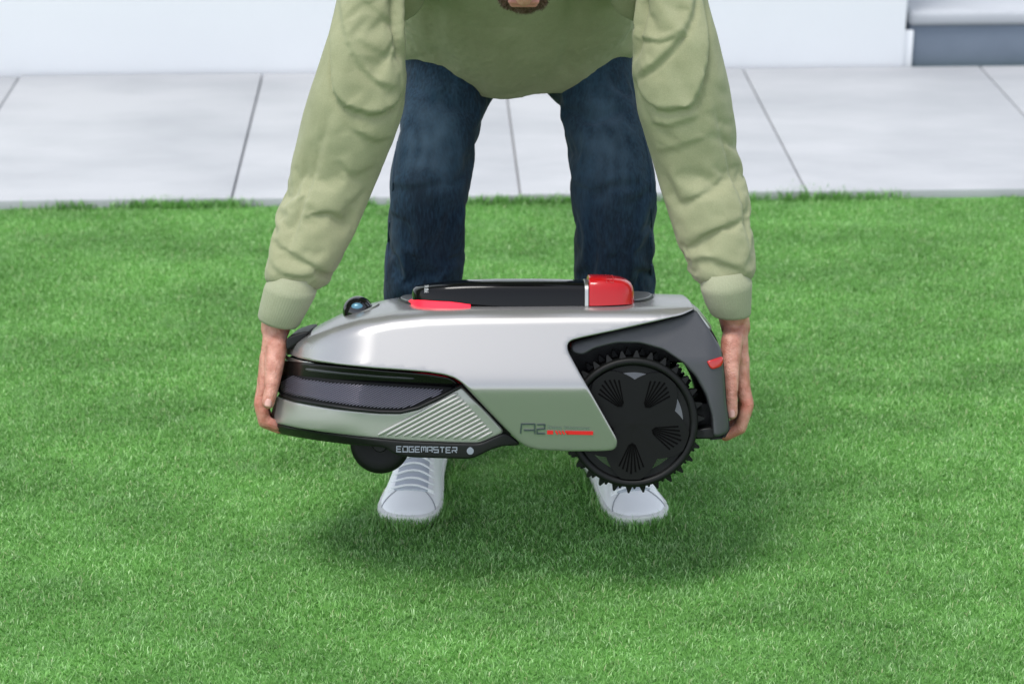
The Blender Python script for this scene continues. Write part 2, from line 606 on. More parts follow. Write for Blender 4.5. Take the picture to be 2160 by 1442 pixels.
# ------------------------------------------------------------------ grass
def make_grass(name, n, xr, yr, width, hmin, hmax, dens_fn=None, edge=True):
    x = rng.uniform(xr[0], xr[1], n)
    y = rng.uniform(yr[0], yr[1], n)
    if edge:
        # lawn edge follows the paving line, a little ragged
        ed = 5.66 + x * math.tan(ALPHA) - 0.004
        rag = 0.010 * np.sin(x * 9.1) + 0.007 * np.sin(x * 23.7 + 1) + 0.006 * np.sin(x * 57)
        keep = y < ed + rag
        x, y = x[keep], y[keep]
    if dens_fn is not None:
        k = rng.random(len(x)) < dens_fn(x, y)
        x, y = x[k], y[k]
    n = len(x)
    # tufty height field
    def vn(cell):
        gx, gy = (x + 10) / cell, (y + 10) / cell
        gr_ = rng.random((int(20 / cell) + 3, int(20 / cell) + 3))
        ix, iy = gx.astype(int), gy.astype(int)
        fx, fy = gx - ix, gy - iy
        fx, fy = fx * fx * (3 - 2 * fx), fy * fy * (3 - 2 * fy)
        return (gr_[ix, iy] * (1 - fx) + gr_[ix + 1, iy] * fx) * (1 - fy) + (gr_[ix, iy + 1] * (1 - fx) + gr_[ix + 1, iy + 1] * fx) * fy
    tuft = 0.45 * vn(.022) + .35 * vn(.055) + .25 * vn(.16)
    h = rng.uniform(hmin, hmax, n) * (0.60 + 0.75 * tuft)
    ang = rng.uniform(0, 2 * np.pi, n)
    lean = 0.30 + rng.uniform(0.0, 1.0, n) * 0.85
    la = rng.uniform(0, 2 * np.pi, n)
    wdt = width * rng.uniform(0.6, 1.25, n)
    dx, dy = np.cos(ang) * wdt / 2, np.sin(ang) * wdt / 2
    lx, ly = np.cos(la), np.sin(la)
    b0 = np.stack([x - dx, y - dy, np.zeros(n)], 1)
    b1 = np.stack([x + dx, y + dy, np.zeros(n)], 1)
    s1 = np.sin(lean * 0.55) * h * 0.55
    c1 = np.cos(lean * 0.55) * h * 0.55
    m0 = np.stack([x - dx * .85 + lx * s1, y - dy * .85 + ly * s1, c1], 1)
    m1 = np.stack([x + dx * .85 + lx * s1, y + dy * .85 + ly * s1, c1], 1)
    s2 = s1 + np.sin(np.minimum(lean * 1.35, 1.7)) * h * 0.5
    c2 = c1 + np.cos(np.minimum(lean * 1.35, 1.7)) * h * 0.5
    tp = np.stack([x + lx * s2, y + ly * s2, np.maximum(c2, 0.002)], 1)
    co = np.stack([b0, b1, m1, m0, tp], 1).reshape(-1, 3)
    me = bpy.data.meshes.new(name)
    me.vertices.add(n * 5)
    me.vertices.foreach_set('co', co.astype(np.float32).ravel())
    base = np.arange(n) * 5
    li = np.stack([base, base + 1, base + 2, base + 3, base + 3, base + 2, base + 4], 1).ravel()
    me.loops.add(n * 7)
    me.loops.foreach_set('vertex_index', li.astype(np.int32))
    me.polygons.add(n * 2)
    ls = np.stack([np.arange(n) * 7, np.arange(n) * 7 + 4], 1).ravel()
    me.polygons.foreach_set('loop_start', ls.astype(np.int32))
    me.update(calc_edges=True)
    r = rng.random(n)
    a = me.attributes.new('rnd', 'FLOAT', 'POINT')
    a.data.foreach_set('value', np.repeat(r, 5).astype(np.float32))
    o = bpy.data.objects.new(name, me)
    COL.objects.link(o)
    me.materials.append(M_grass)
    return o


def dens(x, y):
    lim = 0.235 * y + 0.22
    out = np.clip(np.abs(x) - lim, 0, 9)
    d = np.clip(1.15 - 0.15 * (y - 2.9), 0.5, 1.0)
    return 0.07 + (d - 0.07) * np.exp(-(out / .38) ** 2) * np.clip((y - 2.7) / .25, 0.1, 1)


gr = make_grass('grass', 1000000, (-2.4, 2.4), (2.75, 5.75), 0.0020, 0.0075, 0.0138, dens)
tag(gr, 'short dense mown green lawn under and around the person', 'grass', kind='stuff')
g2 = make_grass('grass_beyond_frame', 90000, (-5.5, 5.5), (-1.0, 5.8), 0.0060, 0.020, 0.034,
                lambda x, y: np.where((np.abs(x) < 2.4) & (y > 2.75), 0.0, 1.0))
g2.name = 'grass.001'
tag(g2, 'sparser green lawn stretching off to the sides and towards the viewer', 'grass', kind='stuff')


# ragged tufts creeping over the paving edge
def edge_tufts():
    n0 = []
    spots = [(1690, 0.05, 120), (1850, 0.02, 70), (1750, .02, 60), (330, 0.03, 130), (420, 0.02, 90), (300, .035, 50), (1030, 0.015, 70), (1200, .01, 60), (1120, .01, 50),
             (480, .015, 60), (150, .008, 40), (740, 0.01, 60), (1560, .01, 70), (1420, .012, 50)]
    V, F, RN = [], [], []
    for px, spread, k in spots:
        c = at(px, 430, 5.66)
        for q in range(k * 2):
            x = c.x + random.gauss(0, 0.045)
            y = 5.66 + x * math.tan(ALPHA) + abs(random.gauss(0, spread * 0.6)) - 0.01
            h = random.uniform(.014, .034)
            a = random.uniform(0, 6.28)
            ln = random.uniform(.2, .9)
            dx, dy = math.cos(a) * .002, math.sin(a) * .002
            b = random.uniform(0, 6.28)
            lx, ly = math.cos(b) * math.sin(ln) * h, math.sin(b) * math.sin(ln) * h
            i = len(V)
            z0 = 0.0
            V += [(x - dx, y - dy, z0), (x + dx, y + dy, z0), (x + dx * .8 + lx * .4, y + dy * .8 + ly * .4, z0 + h * .6),
                  (x - dx * .8 + lx * .4, y - dy * .8 + ly * .4, z0 + h * .6), (x + lx, y + ly, z0 + h * (math.cos(ln) + .15))]
            F += [(i, i + 1, i + 2, i + 3), (i + 3, i + 2, i + 4)]
            RN += [random.random() * 0.9] * 5
    me = mesh('edge_grass', V, F)
    a = me.attributes.new('rnd', 'FLOAT', 'POINT')
    a.data.foreach_set('value', RN)
    o = link('edge_grass', me, M_grass, smooth=False)
    tag(o, 'ragged darker grass tufts growing over the edge of the pale slabs', 'grass', kind='stuff')


edge_tufts()

# ------------------------------------------------------------------ robot mower, built in its own frame
EL = R(6.0)
DEL = R(22.97) - EL
O_M = at(1060, 800, 3.452)
AX = Vector((1, 0, 0))
AY = Vector((0, math.cos(DEL), -math.sin(DEL)))       # w, away from the viewer side
AZ = Vector((0, math.sin(DEL), math.cos(DEL)))        # v, up
MW = Matrix(((AX.x, AY.x, AZ.x, O_M.x), (AX.y, AY.y, AZ.y, O_M.y), (AX.z, AY.z, AZ.z, O_M.z), (0, 0, 0, 1)))
MI = MW.inverted()
cL = MI @ CAM
M3 = MI.to_3x3()
HW = 0.21
mower = empty('robot_mower')
mower.matrix_world = MW
tag(mower, 'silver and black robotic mower with spiked rear wheels, lifted in both hands above the lawn', 'lawn mower')


def L(px, py, w):
    d = M3 @ ray(px, py)
    t = (w - cL.y) / d.y
    return cL + d * t


SC = (L(1061, 800, 0) - L(1060, 800, 0)).length       # metres per photograph pixel at the near side
NOSE = [(690, 606), (745, 600), (765, 596), (790, 589), (835, 580), (890, 570), (905, 574), (945, 640)]
DN = 190.0
AN = DN * math.pi / 2


def px0(py): return interp(py, NOSE)


def px2a(px, py):
    q = px0(py) + DN - px
    if q <= 0: return px
    return px0(py) + DN - math.asin(min(1, q / DN)) / (math.pi / 2) * AN


def a2(a, py):
    q = px0(py) + DN - a
    if q <= 0: return a, 0.0
    th = min(math.pi / 2, q / AN * math.pi / 2)
    return px0(py) + DN - DN * math.sin(th), HW * (1 - math.cos(th))


def surf(a, py, W):
    px, wp = a2(a, py)
    w = wp + W(px, py) * (1 - wp / HW)
    w = min(w, HW - 0.0005)
    return L(px, py, w)


def resample(pts, step=6.0, closed=True):
    out = []
    n = len(pts)
    for i in range(n if closed else n - 1):
        p, q = np.array(pts[i], float), np.array(pts[(i + 1) % n], float)
        k = max(1, int(np.linalg.norm(q - p) / step))
        for j in range(k):
            out.append(p + (q - p) * j / k)
    if not closed: out.append(np.array(pts[-1], float))
    return out


def chaikin(pts, it=2):
    for _ in range(it):
        out = []
        for i in range(len(pts)):
            p, q = pts[i], pts[(i + 1) % len(pts)]
            out += [p * .75 + q * .25, p * .25 + q * .75]
        pts = out
    return pts


def smooth_closed(pts, it=3):
    P = np.array(pts)
    for _ in range(it):
        P = 0.25 * np.roll(P, 1, 0) + .5 * P + .25 * np.roll(P, -1, 0)
    return P


def dist_poly(Q, P):
    A = P
    B = np.roll(P, -1, 0)
    AB = B - A
    l2 = (AB ** 2).sum(1) + 1e-9
    out = np.empty(len(Q))
    for s in range(0, len(Q), 2000):
        q = Q[s:s + 2000]
        t = ((q[:, None, :] - A[None]) * AB[None]).sum(2) / l2
        t = np.clip(t, 0, 1)
        d = q[:, None, :] - (A[None] + AB[None] * t[..., None])
        out[s:s + 2000] = np.sqrt((d ** 2).sum(2).min(1))
    return out


def inside_poly(Q, P):
    x, y = Q[:, 0], Q[:, 1]
    res = np.zeros(len(Q), bool)
    j = len(P) - 1
    for i in range(len(P)):
        xi, yi = P[i]
        xj, yj = P[j]
        c = ((yi > y) != (yj > y)) & (x < (xj - xi) * (y - yi) / (yj - yi + 1e-12) + xi)
        res ^= c
        j = i
    return res


def panel_mesh(outline, mapf, inward, thick=0.004, r=5.0, rm=0.0035, step=9.0, rs=5.0, sm=3):
    """triangulated patch in a flat domain, mapped onto a surface, with a rolled edge and real thickness"""
    P = smooth_closed(resample(outline, rs), sm)
    x0, y0 = P.min(0)
    x1, y1 = P.max(0)
    gx, gy = np.meshgrid(np.arange(x0 + step / 2, x1, step), np.arange(y0 + step / 2, y1, step))
    G = np.stack([gx.ravel(), gy.ravel()], 1)
    G = G[inside_poly(G, P)]
    G = G[dist_poly(G, P) > r * 1.25]
    T = np.roll(P, -1, 0) - np.roll(P, 1, 0)
    T /= np.linalg.norm(T, axis=1)[:, None] + 1e-9
    Nn = np.stack([-T[:, 1], T[:, 0]], 1)
    test = P + Nn * 1.0
    if inside_poly(test, P).mean() < .5: Nn = -Nn
    bands = []
    for f in (0.12, 0.35, 0.7, 1.0):
        Q = P + Nn * r * f
        ok = inside_poly(Q, P) & (dist_poly(Q, P) > r * f * 0.93)
        bands.append(Q[ok])
    A = np.concatenate([P] + bands + [G])
    n = len(P)
    edges = [(i, (i + 1) % n) for i in range(n)]
    vs, es, fs, ov, oe, of = delaunay_2d_cdt([Vector(p) for p in A], edges, [], 1, 1e-6)
    V2 = np.array([tuple(v) for v in vs])
    d = dist_poly(V2, P)
    d[d < 0.02] = 0
    top, bot = [], []
    for (a, b), dd in zip(V2, d):
        p = mapf(a, b)
        q = inward(a, b)
        k = 0.0
        if dd < r:
            k = rm * (1 - math.sqrt(max(0, 1 - (1 - dd / r) ** 2)))
        top.append(p + q * k)
        bot.append(p + q * (thick + rm))
    nv = len(top)
    F = [tuple(f) for f in fs]
    FB = [tuple(nv + i for i in reversed(f)) for f in F]
    cnt = {}
    for f in F:
        for i in range(3):
            e = (f[i], f[(i + 1) % 3])
            cnt[e] = 1
    side = []
    for e in cnt:
        if (e[1], e[0]) not in cnt:
            side.append((e[1], e[0], nv + e[0], nv + e[1]))
    me = mesh('panel', top + bot, F + FB + side)
    return recalc(me)


INW = Vector((0, 1, 0))


def mirror_mesh(me):
    m2 = me.copy()
    m2.transform(Matrix.Translation((0, 2 * HW, 0)) @ Matrix.Scale(-1, 4, (0, 1, 0)))
    m2.flip_normals()
    return m2


def panel(name, outline, W, m, parent=mower, thick=0.004, r=5, rm=.003, step=9., nose=True, rs=5., sm=3, mirror=True, rot=True):
    o2 = [(px2a(p[0], p[1]), p[1]) for p in resample(outline, 6)] if nose else outline
    f = (lambda a, b: surf(a, b, W)) if nose else (lambda a, b: L(a, b, W(a, b)))
    me = panel_mesh(o2, f, lambda a, b: INW, thick, r, rm, step, rs, sm)
    o = link(name, me, m, parent)
    if mirror:
        o2_ = link(name, mirror_mesh(me), m, parent)
    return o


# --- hood
YSH = [(600, 739), (620, 727), (650, 712), (700, 692), (760, 674), (830, 660), (900, 653), (1000, 650), (1200, 648), (1400, 648), (1470, 650)]


def ysh(px): return interp(px, YSH)


def Whood(px, py):
    q = 815 - py
    # soft crease between the sky-facing upper flank and the upright lower flank
    up = 0.5 * (q + math.sqrt(q * q + 90))
    dn = 0.5 * (-q + math.sqrt(q * q + 90))
    w = -0.020 + 0.38 * up * SC + 0.30 * dn * SC
    rr = max(0, min(1, (ysh(px) + 30 - py) / 30))
    return w + 0.016 * rr * rr


TOPN = 200.0
CROWN = [(600, 0.004), (700, 0.010), (800, 0.013), (900, .010), (1465, 0.008)]


def hood_map(a, s):
    if s < -TOPN:
        p = hood_map(a, -TOPN - s)
        return Vector((p.x, 2 * HW - p.y, p.z))
    px, _ = a2(a, ysh(max(600, a2(a, 700)[0])))
    if s >= 0:
        return surf(a, ysh(px) + s, Whood)
    b = surf(a, ysh(px), Whood)
    t = -s / TOPN
    c = interp(px, CROWN)
    return Vector((b.x, b.y + (2 * HW - 2 * b.y) * t, b.z + c * (1 - abs(2 * t - 1) ** 2.6)))


def hood_in(a, s):
    if s > 0: return Vector((0, 1, 0))
    if s < -TOPN: return Vector((0, -1, 0))
    k = min(-s, TOPN + s) / 20
    k = min(1, k)
    sg = 1 if s > -TOPN / 2 else -1
    return Vector((0, sg * (1 - k), -k)).normalized()


low = [(1466, 652), (1440, 664), (1380, 679), (1300, 697), (1225, 713), (1203, 719), (1196, 728), (1199, 742), (1225, 790), (1262, 855), (1292, 908), (1303, 928),
       (1302, 942), (1294, 950), (1270, 952), (1200, 952), (1135, 949), (1112, 943), (1092, 930), (1060, 898), (1000, 835), (975, 808), (958, 797), (935, 790), (900, 785),
       (850, 781), (790, 777), (720, 770), (660, 763), (630, 757), (610, 749), (603, 745)]
near = []
for p in resample(low, 6, closed=False):
    a = px2a(p[0], p[1])
    near.append((a, max(0.5, p[1] - ysh(p[0]))))
outl = near + [(a, -TOPN - s) for a, s in reversed(near)]
me = panel_mesh(outl, hood_map, hood_in, 0.004, 5.5, 0.004, 8.0, 5.0, 1)
hood = link('hood', me, M_silver, mower, sharp=50)


def strokes(name, polys, width, W, m, parent, lift=0.0013, nose=False, mapf=None):
    """flat lettering laid on a surface: every stroke is a thin ribbon"""
    V, F = [], []
    f = mapf or ((lambda x, y: surf(px2a(x, y), y, W)) if nose else (lambda x, y: L(x, y, W(x, y))))
    for pl in polys:
        pts = [np.array(p, float) for p in pl]
        n = len(pts)
        Lp, Rp = [], []
        for i in range(n):
            d1 = pts[i] - pts[i - 1] if i > 0 else pts[1] - pts[0]
            d2 = pts[i + 1] - pts[i] if i < n - 1 else d1
            d1 = d1 / (np.linalg.norm(d1) + 1e-9)
            d2 = d2 / (np.linalg.norm(d2) + 1e-9)
            t = d1 + d2
            t /= np.linalg.norm(t) + 1e-9
            nn = np.array([-t[1], t[0]])
            k = 1 / max(.5, float(np.dot(nn, [-d1[1], d1[0]])))
            Lp.append(pts[i] + nn * width / 2 * k)
            Rp.append(pts[i] - nn * width / 2 * k)
        b = len(V)
        for l, r_ in zip(Lp, Rp):
            for off in (0, 1):
                for q in (l, r_):
                    p = f(q[0], q[1])
                    V.append(p + Vector((0, -lift if off == 0 else 0.001, 0)))
        for i in range(n - 1):
            c, d = b + i * 4, b + (i + 1) * 4
            F += [(c, c + 1, d + 1, d), (c + 2, d + 2, d + 3, c + 3), (c, d, d + 2, c + 2), (c + 1, c + 3, d + 3, d + 1)]
        e = b + (n - 1) * 4
        F += [(b, b + 2, b + 3, b + 1), (e, e + 1, e + 3, e + 2)]
    me = recalc(mesh(name, V, F))
    return link(name, me, m, parent, smooth=False)


def text_on(name, txt, x, y, size, m, parent, W, sx=1.0, rot=0.0, mapf=None, slant=0.0, off=0.0014):
    cu = bpy.data.curves.new('txt', 'FONT')
    cu.body = txt
    cu.size = 1.0
    cu.resolution_u = 3
    ob = bpy.data.objects.new('txt', cu)
    COL.objects.link(ob)
    dg = bpy.context.evaluated_depsgraph_get()
    me = bpy.data.meshes.new_from_object(ob.evaluated_get(dg))
    bpy.data.objects.remove(ob)
    bpy.data.curves.remove(cu)
    f = mapf or (lambda a, b: L(a, b, W(a, b)))
    c, s = math.cos(rot), math.sin(rot)
    for v in me.vertices:
        u, w = v.co.x * size * sx, v.co.y * size
        v.co = f(x + u * c - w * s, y - (u * s + w * c) + slant * u) + Vector((0, -off, 0))
    return link(name, me, m, parent, smooth=False)


# A2 mark and red bar on the flank
strokes('model_mark', [[(1098, 914), (1100, 894), (1128, 894), (1128, 915)], [(1105, 907), (1127, 907)],
                       [(1133, 895), (1149, 895), (1149, 904), (1133, 905), (1133, 914), (1149.5, 914)]], 2.8, Whood, M_ink, mower, nose=False)
for q_ in ([(1154, 911.5), (1167, 911.7)], [(1196, 912), (1251, 913)]):
    strokes('red_stripe', [q_], 7.6, Whood, M_redink, mower)
for x in (1172, 1179, 1186, 1193):
    strokes('red_stripe', [[(x, 908.4), (x + 4.5, 915.6)]], 3.6, Whood, M_redink, mower)
text_on('small_lettering', 'Dreame  Roboticmower', 1155, 904.5, 10.5, M_inkgreen, mower, Whood, sx=0.86, slant=0.02)

# --- black core, visor, grille, bumper, skirt
Wc = lambda px, py: 0.042
# core: black chassis filling the inside
core_out = [(640, 770), (700, 790), (960, 806), (1080, 820), (1190, 745), (1215, 722), (1300, 706), (1440, 672), (1470, 672), (1508, 735), (1508, 760), (1440, 765), (1330, 765),
            (1300, 800), (1300, 905), (1250, 925), (1100, 925), (1080, 915), (1040, 928), (960, 945), (800, 935), (680, 915), (640, 890)]


def extr(name, outline, w0, w1, m, parent=mower, r=4, rm=.003, sm=2, nose=False):
    me = panel_mesh(outline, lambda a, b: L(a, b, w0), lambda a, b: INW, w1 - w0, r, rm, 20.0, 6.0, sm)
    return link(name, me, m, parent)


extr('chassis', core_out, 0.125, 2 * HW - 0.125, M_black)
me = panel_mesh([(700, 790), (960, 806), (1075, 830), (1195, 752), (1215, 770), (1250, 850), (1270, 925), (1100, 925), (1062, 900), (1000, 930), (720, 915)],
                lambda a, b: L(a, b, 0.048), lambda a, b: INW, 0.09, 4, .003, 20., 6., 2)
link('chassis_side', me, M_black, mower)
link('chassis_side', mirror_mesh(me), M_black, mower)
extr('rear_crossbar', [(1300, 858), (1400, 852), (1506, 848), (1510, 924), (1470, 926), (1400, 925), (1300, 925)], 0.10, 2 * HW - 0.10, M_black)
extr('bracket', [(1470, 905), (1505, 900), (1512, 925), (1462, 926)], 0.05, 0.12, M_black)

Wvis = lambda px, py: 0.016 + 0.32 * max(0, py - 765) * SC
panel('visor', [(598, 760), (640, 764), (720, 772), (800, 780), (900, 788), (950, 796), (972, 812), (968, 822), (900, 842), (700, 828), (600, 800), (594, 785)], Wvis, M_visor,
      thick=0.01, rm=.002)
panel('light_bar', [(640, 775), (720, 785), (800, 792), (880, 797), (876, 801), (800, 797), (700, 788), (640, 781)], lambda px, py: Wvis(px, py) - .0015, M_dark, thick=.003, r=2, rm=.001)
panel('edge_trim', [(598, 751), (606, 760), (640, 768), (668, 769), (664, 764), (640, 761), (612, 754), (604, 749)], lambda px, py: 0.020, M_metal, thick=.003, r=2, rm=.001)
Wgr = lambda px, py: 0.020 + (py - 780) * -0.00010 + 0.004
gout = [(589, 786), (604, 778), (640, 792), (700, 800), (800, 806), (900, 812), (962, 816), (930, 836), (880, 860), (845, 868), (800, 867), (740, 861), (680, 852), (620, 842), (592, 833), (583, 820)]
panel('headlight_grille', gout, Wgr, M_grille, thick=.008, rm=.002)
# the black rim round the grille
rim = [(592, 833), (620, 843), (680, 853), (740, 862), (800, 868), (845, 869), (882, 860), (930, 837), (968, 817), (974, 812)]


def bar(name, pts, wd, W, m, parent=mower, h=0.003, nose=True, prof=None, mirror=False, seg=6, depth=.004):
    """raised rib following a polyline in photograph coordinates, half-round section"""
    P = resample(pts, 7, closed=False)
    rings = []
    for i, p in enumerate(P):
        q0, q1 = P[max(0, i - 1)], P[min(len(P) - 1, i + 1)]
        t = (q1 - q0) / (np.linalg.norm(q1 - q0) + 1e-9)
        n = np.array([-t[1], t[0]])
        ring = []
        e = 1.0
        if i in (0, len(P) - 1): e = 0.55
        for k in range(seg + 1):
            th = math.pi * k / seg
            c = p + n * wd / 2 * e * math.cos(th)
            base = surf(px2a(c[0], c[1]), c[1], W) if nose else L(c[0], c[1], W(c[0], c[1]))
            ring.append(base + Vector((0, -h * e * math.sin(th), 0)))
        ring.append(ring[-1] + Vector((0, depth, 0)))
        ring.append(ring[0] + Vector((0, depth, 0)))
        rings.append(ring)
    V, F = loft(rings)
    return V, F


def bar_obj(name, pts, wd, W, m, parent, mirror=False, **k):
    V, F = bar(name, pts, wd, W, m, **k)
    me = recalc(mesh(name, V, F))
    o = link(name, me, m, parent, sharp=60)
    if mirror: link(name, mirror_mesh(me), m, parent, sharp=60)
    return o


bar_obj('grille_rim', rim, 8, lambda a, b: 0.016, M_black, mower, mirror=True, h=.003)
# fine diagonal ridges of the grille, joined
GV, GF = [], []
gp = np.array(gout, float)
for k in range(-10, 84):
    x = 560 + k * 9.0
    # line rising to the right
    L0 = np.array([x - 60, 900.0])
    dirv = np.array([math.cos(R(-27)), math.sin(R(-27))])
    ts = np.arange(0, 330, 0.5)
    Q = L0 + ts[:, None] * dirv
    ok = inside_poly(Q, gp) & (dist_poly(Q, gp) > 7)
    if ok.sum() < 4: continue
    idx = np.where(ok)[0]
    a, b = Q[idx[0]], Q[idx[-1]]
    V, F = bar('r', [a, b], 3.8, lambda px, py: Wgr(px, py) - 0.0005, None, h=.0022, seg=3, depth=.003)
    o = len(GV)
    GV += V
    GF += [tuple(i + o for i in f) for f in F]
me = recalc(mesh('grille_ridges', GV, GF))
tag(link('grille_ridges', me, M_ridge, mower, sharp=60), kind='stuff')
tag(link('grille_ridges', mirror_mesh(me), M_ridge, mower, sharp=60), kind='stuff')

Wb = lambda px, py: 0.018 + 0.19 * max(0, (py - 850)) * SC
bumper = panel('bumper', [(582, 836), (600, 842), (640, 851), (700, 861), (790, 870), (842, 871), (884, 862), (930, 840), (972, 812), (984, 826), (1030, 872), (1066, 912), (1040, 922), (1012, 935),
                          (960, 934), (860, 930), (760, 921), (680, 911), (620, 901), (580, 892), (570, 886), (572, 866)], Wb, M_bumper, thick=.006, rm=.003, r=5)
for k in range(13):
    f = k / 12
    a = np.array([966 + f * 72, 829 + f * 82])
    ln = [None]
    dirv = np.array([-0.885, 0.465])
    # length to the bumper's lower edge
    t = 0
    while t < 215 and (a + dirv * t)[1] < 921 - (985 - (a + dirv * t)[0]) * 0.045 + 4: t += 2
    if t < 10: continue
    b = a + dirv * t
    bar_obj('rib', [a, b], 8.0, Wb, M_bumper, bumper, h=.0030, seg=8)
Wsk = lambda px, py: 0.024 + 0.12 * max(0, (py - 900)) * SC
skirt = [(570, 886), (580, 893), (620, 903), (680, 912), (760, 922), (860, 931), (960, 935), (1012, 936), (1040, 923), (1068, 911), (1100, 938), (1090, 940), (1062, 940), (1036, 948),
         (1000, 966), (985, 968), (880, 965), (850, 963), (832, 958), (812, 943), (740, 938), (690, 932), (630, 923), (590, 915), (575, 907), (570, 897)]
panel('skirt', skirt, Wsk, M_black, thick=.01, rm=.003)
# EDGEMASTER lettering
GL = {'E': [[(1, 0), (0, 0), (0, 1), (1, 1)], [(0, .5), (.85, .5)]], 'D': [[(0, .0), (1, .0), (1, 1), (0, 1), (0, .22)]],
      'G': [[(1, 0), (0, 0), (0, 1), (1, 1), (1, .45), (.5, .45)]], 'M': [[(0, 1), (0, 0), (1, 0), (1, 1)], [(.5, 0), (.5, .75)]],
      'A': [[(0, 1), (0, 0), (1, 0), (1, 1)], [(.3, .62), (1, .62)]], 'S': [[(1, 0), (0, 0), (0, .5), (1, .5), (1, 1), (0, 1)]],
      'T': [[(0, 0), (1, 0)], [(.5, 0), (.5, 1)]], 'R': [[(0, 0), (1, 0), (1, .55), (0, .55)], [(.45, .55), (1, 1)], [(0, .5), (0, 1)]]}
pl = []
for i, ch in enumerate('EDGEMASTER'):
    x = 837 + i * 13.0
    y = 941.0 + (x - 837) * 0.018
    for s_ in GL[ch]:
        pl.append([(x + p[0] * 9.6, y + p[1] * 11.0) for p in s_])
strokes('lettering', pl, 2.1, Wsk, M_inkgrey, mower)
dv = []
for k in range(20):
    th = 2 * math.pi * k / 20
    rr = 7.6
    x, y = 992 + rr * math.sin(th), 951 - rr * math.cos(th)
    if k == 0: y -= 2.5
    dv.append((x, y))
panel('drop_emblem', dv, lambda a, b: Wsk(a, b) - .0012, M_inkgrey, thick=.001, r=1, rm=.0002, step=5, nose=False, rs=2, sm=1, mirror=False)

# nose closing blocks (dark, between near and far half) and sensor housing on the tip
panel('nose_cap', [(603, 712), (640, 699), (656, 698), (650, 706), (636, 718), (612, 736), (603, 741)], lambda a, b: 0.12, M_black, nose=False, thick=.16, rm=.003, mirror=False)

# --- fender
Wf = lambda px, py: 0.030 + 0.28 * max(0, 760 - py) * SC + max(0, px - 1490) ** 2 * 0.000010
fender = [(1205, 722), (1300, 697), (1380, 680), (1440, 664), (1468, 652), (1478, 668), (1500, 700), (1522, 735), (1528, 790), (1532, 850), (1540, 905), (1534, 915), (1506, 924), (1503, 880),
          (1490, 835), (1468, 795), (1440, 765), (1400, 738), (1350, 724), (1300, 724), (1255, 735), (1228, 750), (1206, 745), (1200, 733)]
fen = panel('fender', fender, Wf, M_dark, nose=False, thick=.05, rm=.005, r=6)
panel('rear_reflector', [(1491, 762), (1497, 760), (1522, 752), (1526, 753), (1525, 766), (1520, 774), (1503, 779), (1497, 775)], lambda px, py: Wf(px, py) - 0.004, M_reflector, nose=False,
      thick=.006, r=3, rm=.002, mirror=True, rs=3, sm=1)


# --- rear face
def sheet(name, prof, w0, w1, m, bulge=8, n=14, thick=.006):
    rings = []
    for i in range(n + 1):
        t = i / n
        w = w0 + (w1 - w0) * t
        bx = bulge * (1 - abs(2 * t - 1) ** 2.2) * SC
        r1 = []
        for p in prof:
            q = L(p[0], p[1], w0)
            r1.append(Vector((q.x + bx, w, q.z)))
        r2 = [Vector((p.x - thick, p.y, p.z - thick * .5)) for p in reversed(r1)]
        rings.append(r1 + r2)
    V, F = loft(rings)
    return link(name, recalc(mesh(name, V, F)), m, mower, sharp=40)


sheet('rear_trim', [(1462, 651), (1474, 660), (1490, 680), (1500, 694)], 0.088, 2 * HW - .088, M_metal, bulge=10)
sheet('rear_panel', [(1500, 695), (1512, 716), (1524, 745), (1529, 790), (1533, 850), (1540, 905), (1530, 922), (1505, 924)], 0.055, 2 * HW - .055, M_black, bulge=6)

# --- deck recess and handle
def deck(a, t, up=0.0):
    p = hood_map(a, -t * TOPN)
    return p + Vector((0, 0, up))


def deck_panel(name, outline, m, up, th=0.002, r=2):
    me = panel_mesh([(x, y * TOPN) for x, y in outline], lambda a, b: deck(a, b / TOPN, up + th), lambda a, b: Vector((0, 0, -1)), th, r, .0012, 9, 5, 2)
    return link(name, me, m, mower)


def stadium(x0, x1, t0, t1, rx0, rx1, n=10):
    o = []
    for k in range(n + 1):
        th = -math.pi / 2 + math.pi * k / n
        o.append((x1 - rx1 + rx1 * math.cos(th), (t0 + t1) / 2 + (t1 - t0) / 2 * math.sin(th)))
    for k in range(n + 1):
        th = math.pi / 2 + math.pi * k / n
        o.append((x0 + rx0 + rx0 * math.cos(th), (t0 + t1) / 2 + (t1 - t0) / 2 * math.sin(th)))
    return o


deck_panel('recess_rim', stadium(829, 1391, .15, .85, 60, 45), M_black, 0.0004)
deck_panel('deck_recess', stadium(835, 1387, .17, .83, 58, 42), M_recess, 0.0026)


SEC = [(-1, 0), (-1, .30), (-.995, .58), (-.975, .78), (-.93, .90), (-.86, .965), (-.76, .995), (-.64, 1.0), (-.45, .95), (-.2, .84), (.1, .70), (.4, .56), (.65, .44), (.85, .32), (.95, .2), (1, 0)]


def sil_py(px, wc, hw, v0, h):
    """highest photograph row reached by the section"""
    Cx = L(px, 640, wc).x
    P = [tuple(MW @ Vector((Cx, wc + hw * x, v0 + h * y))) for x, y in SEC]
    return float(min(to_px(P)[1]))


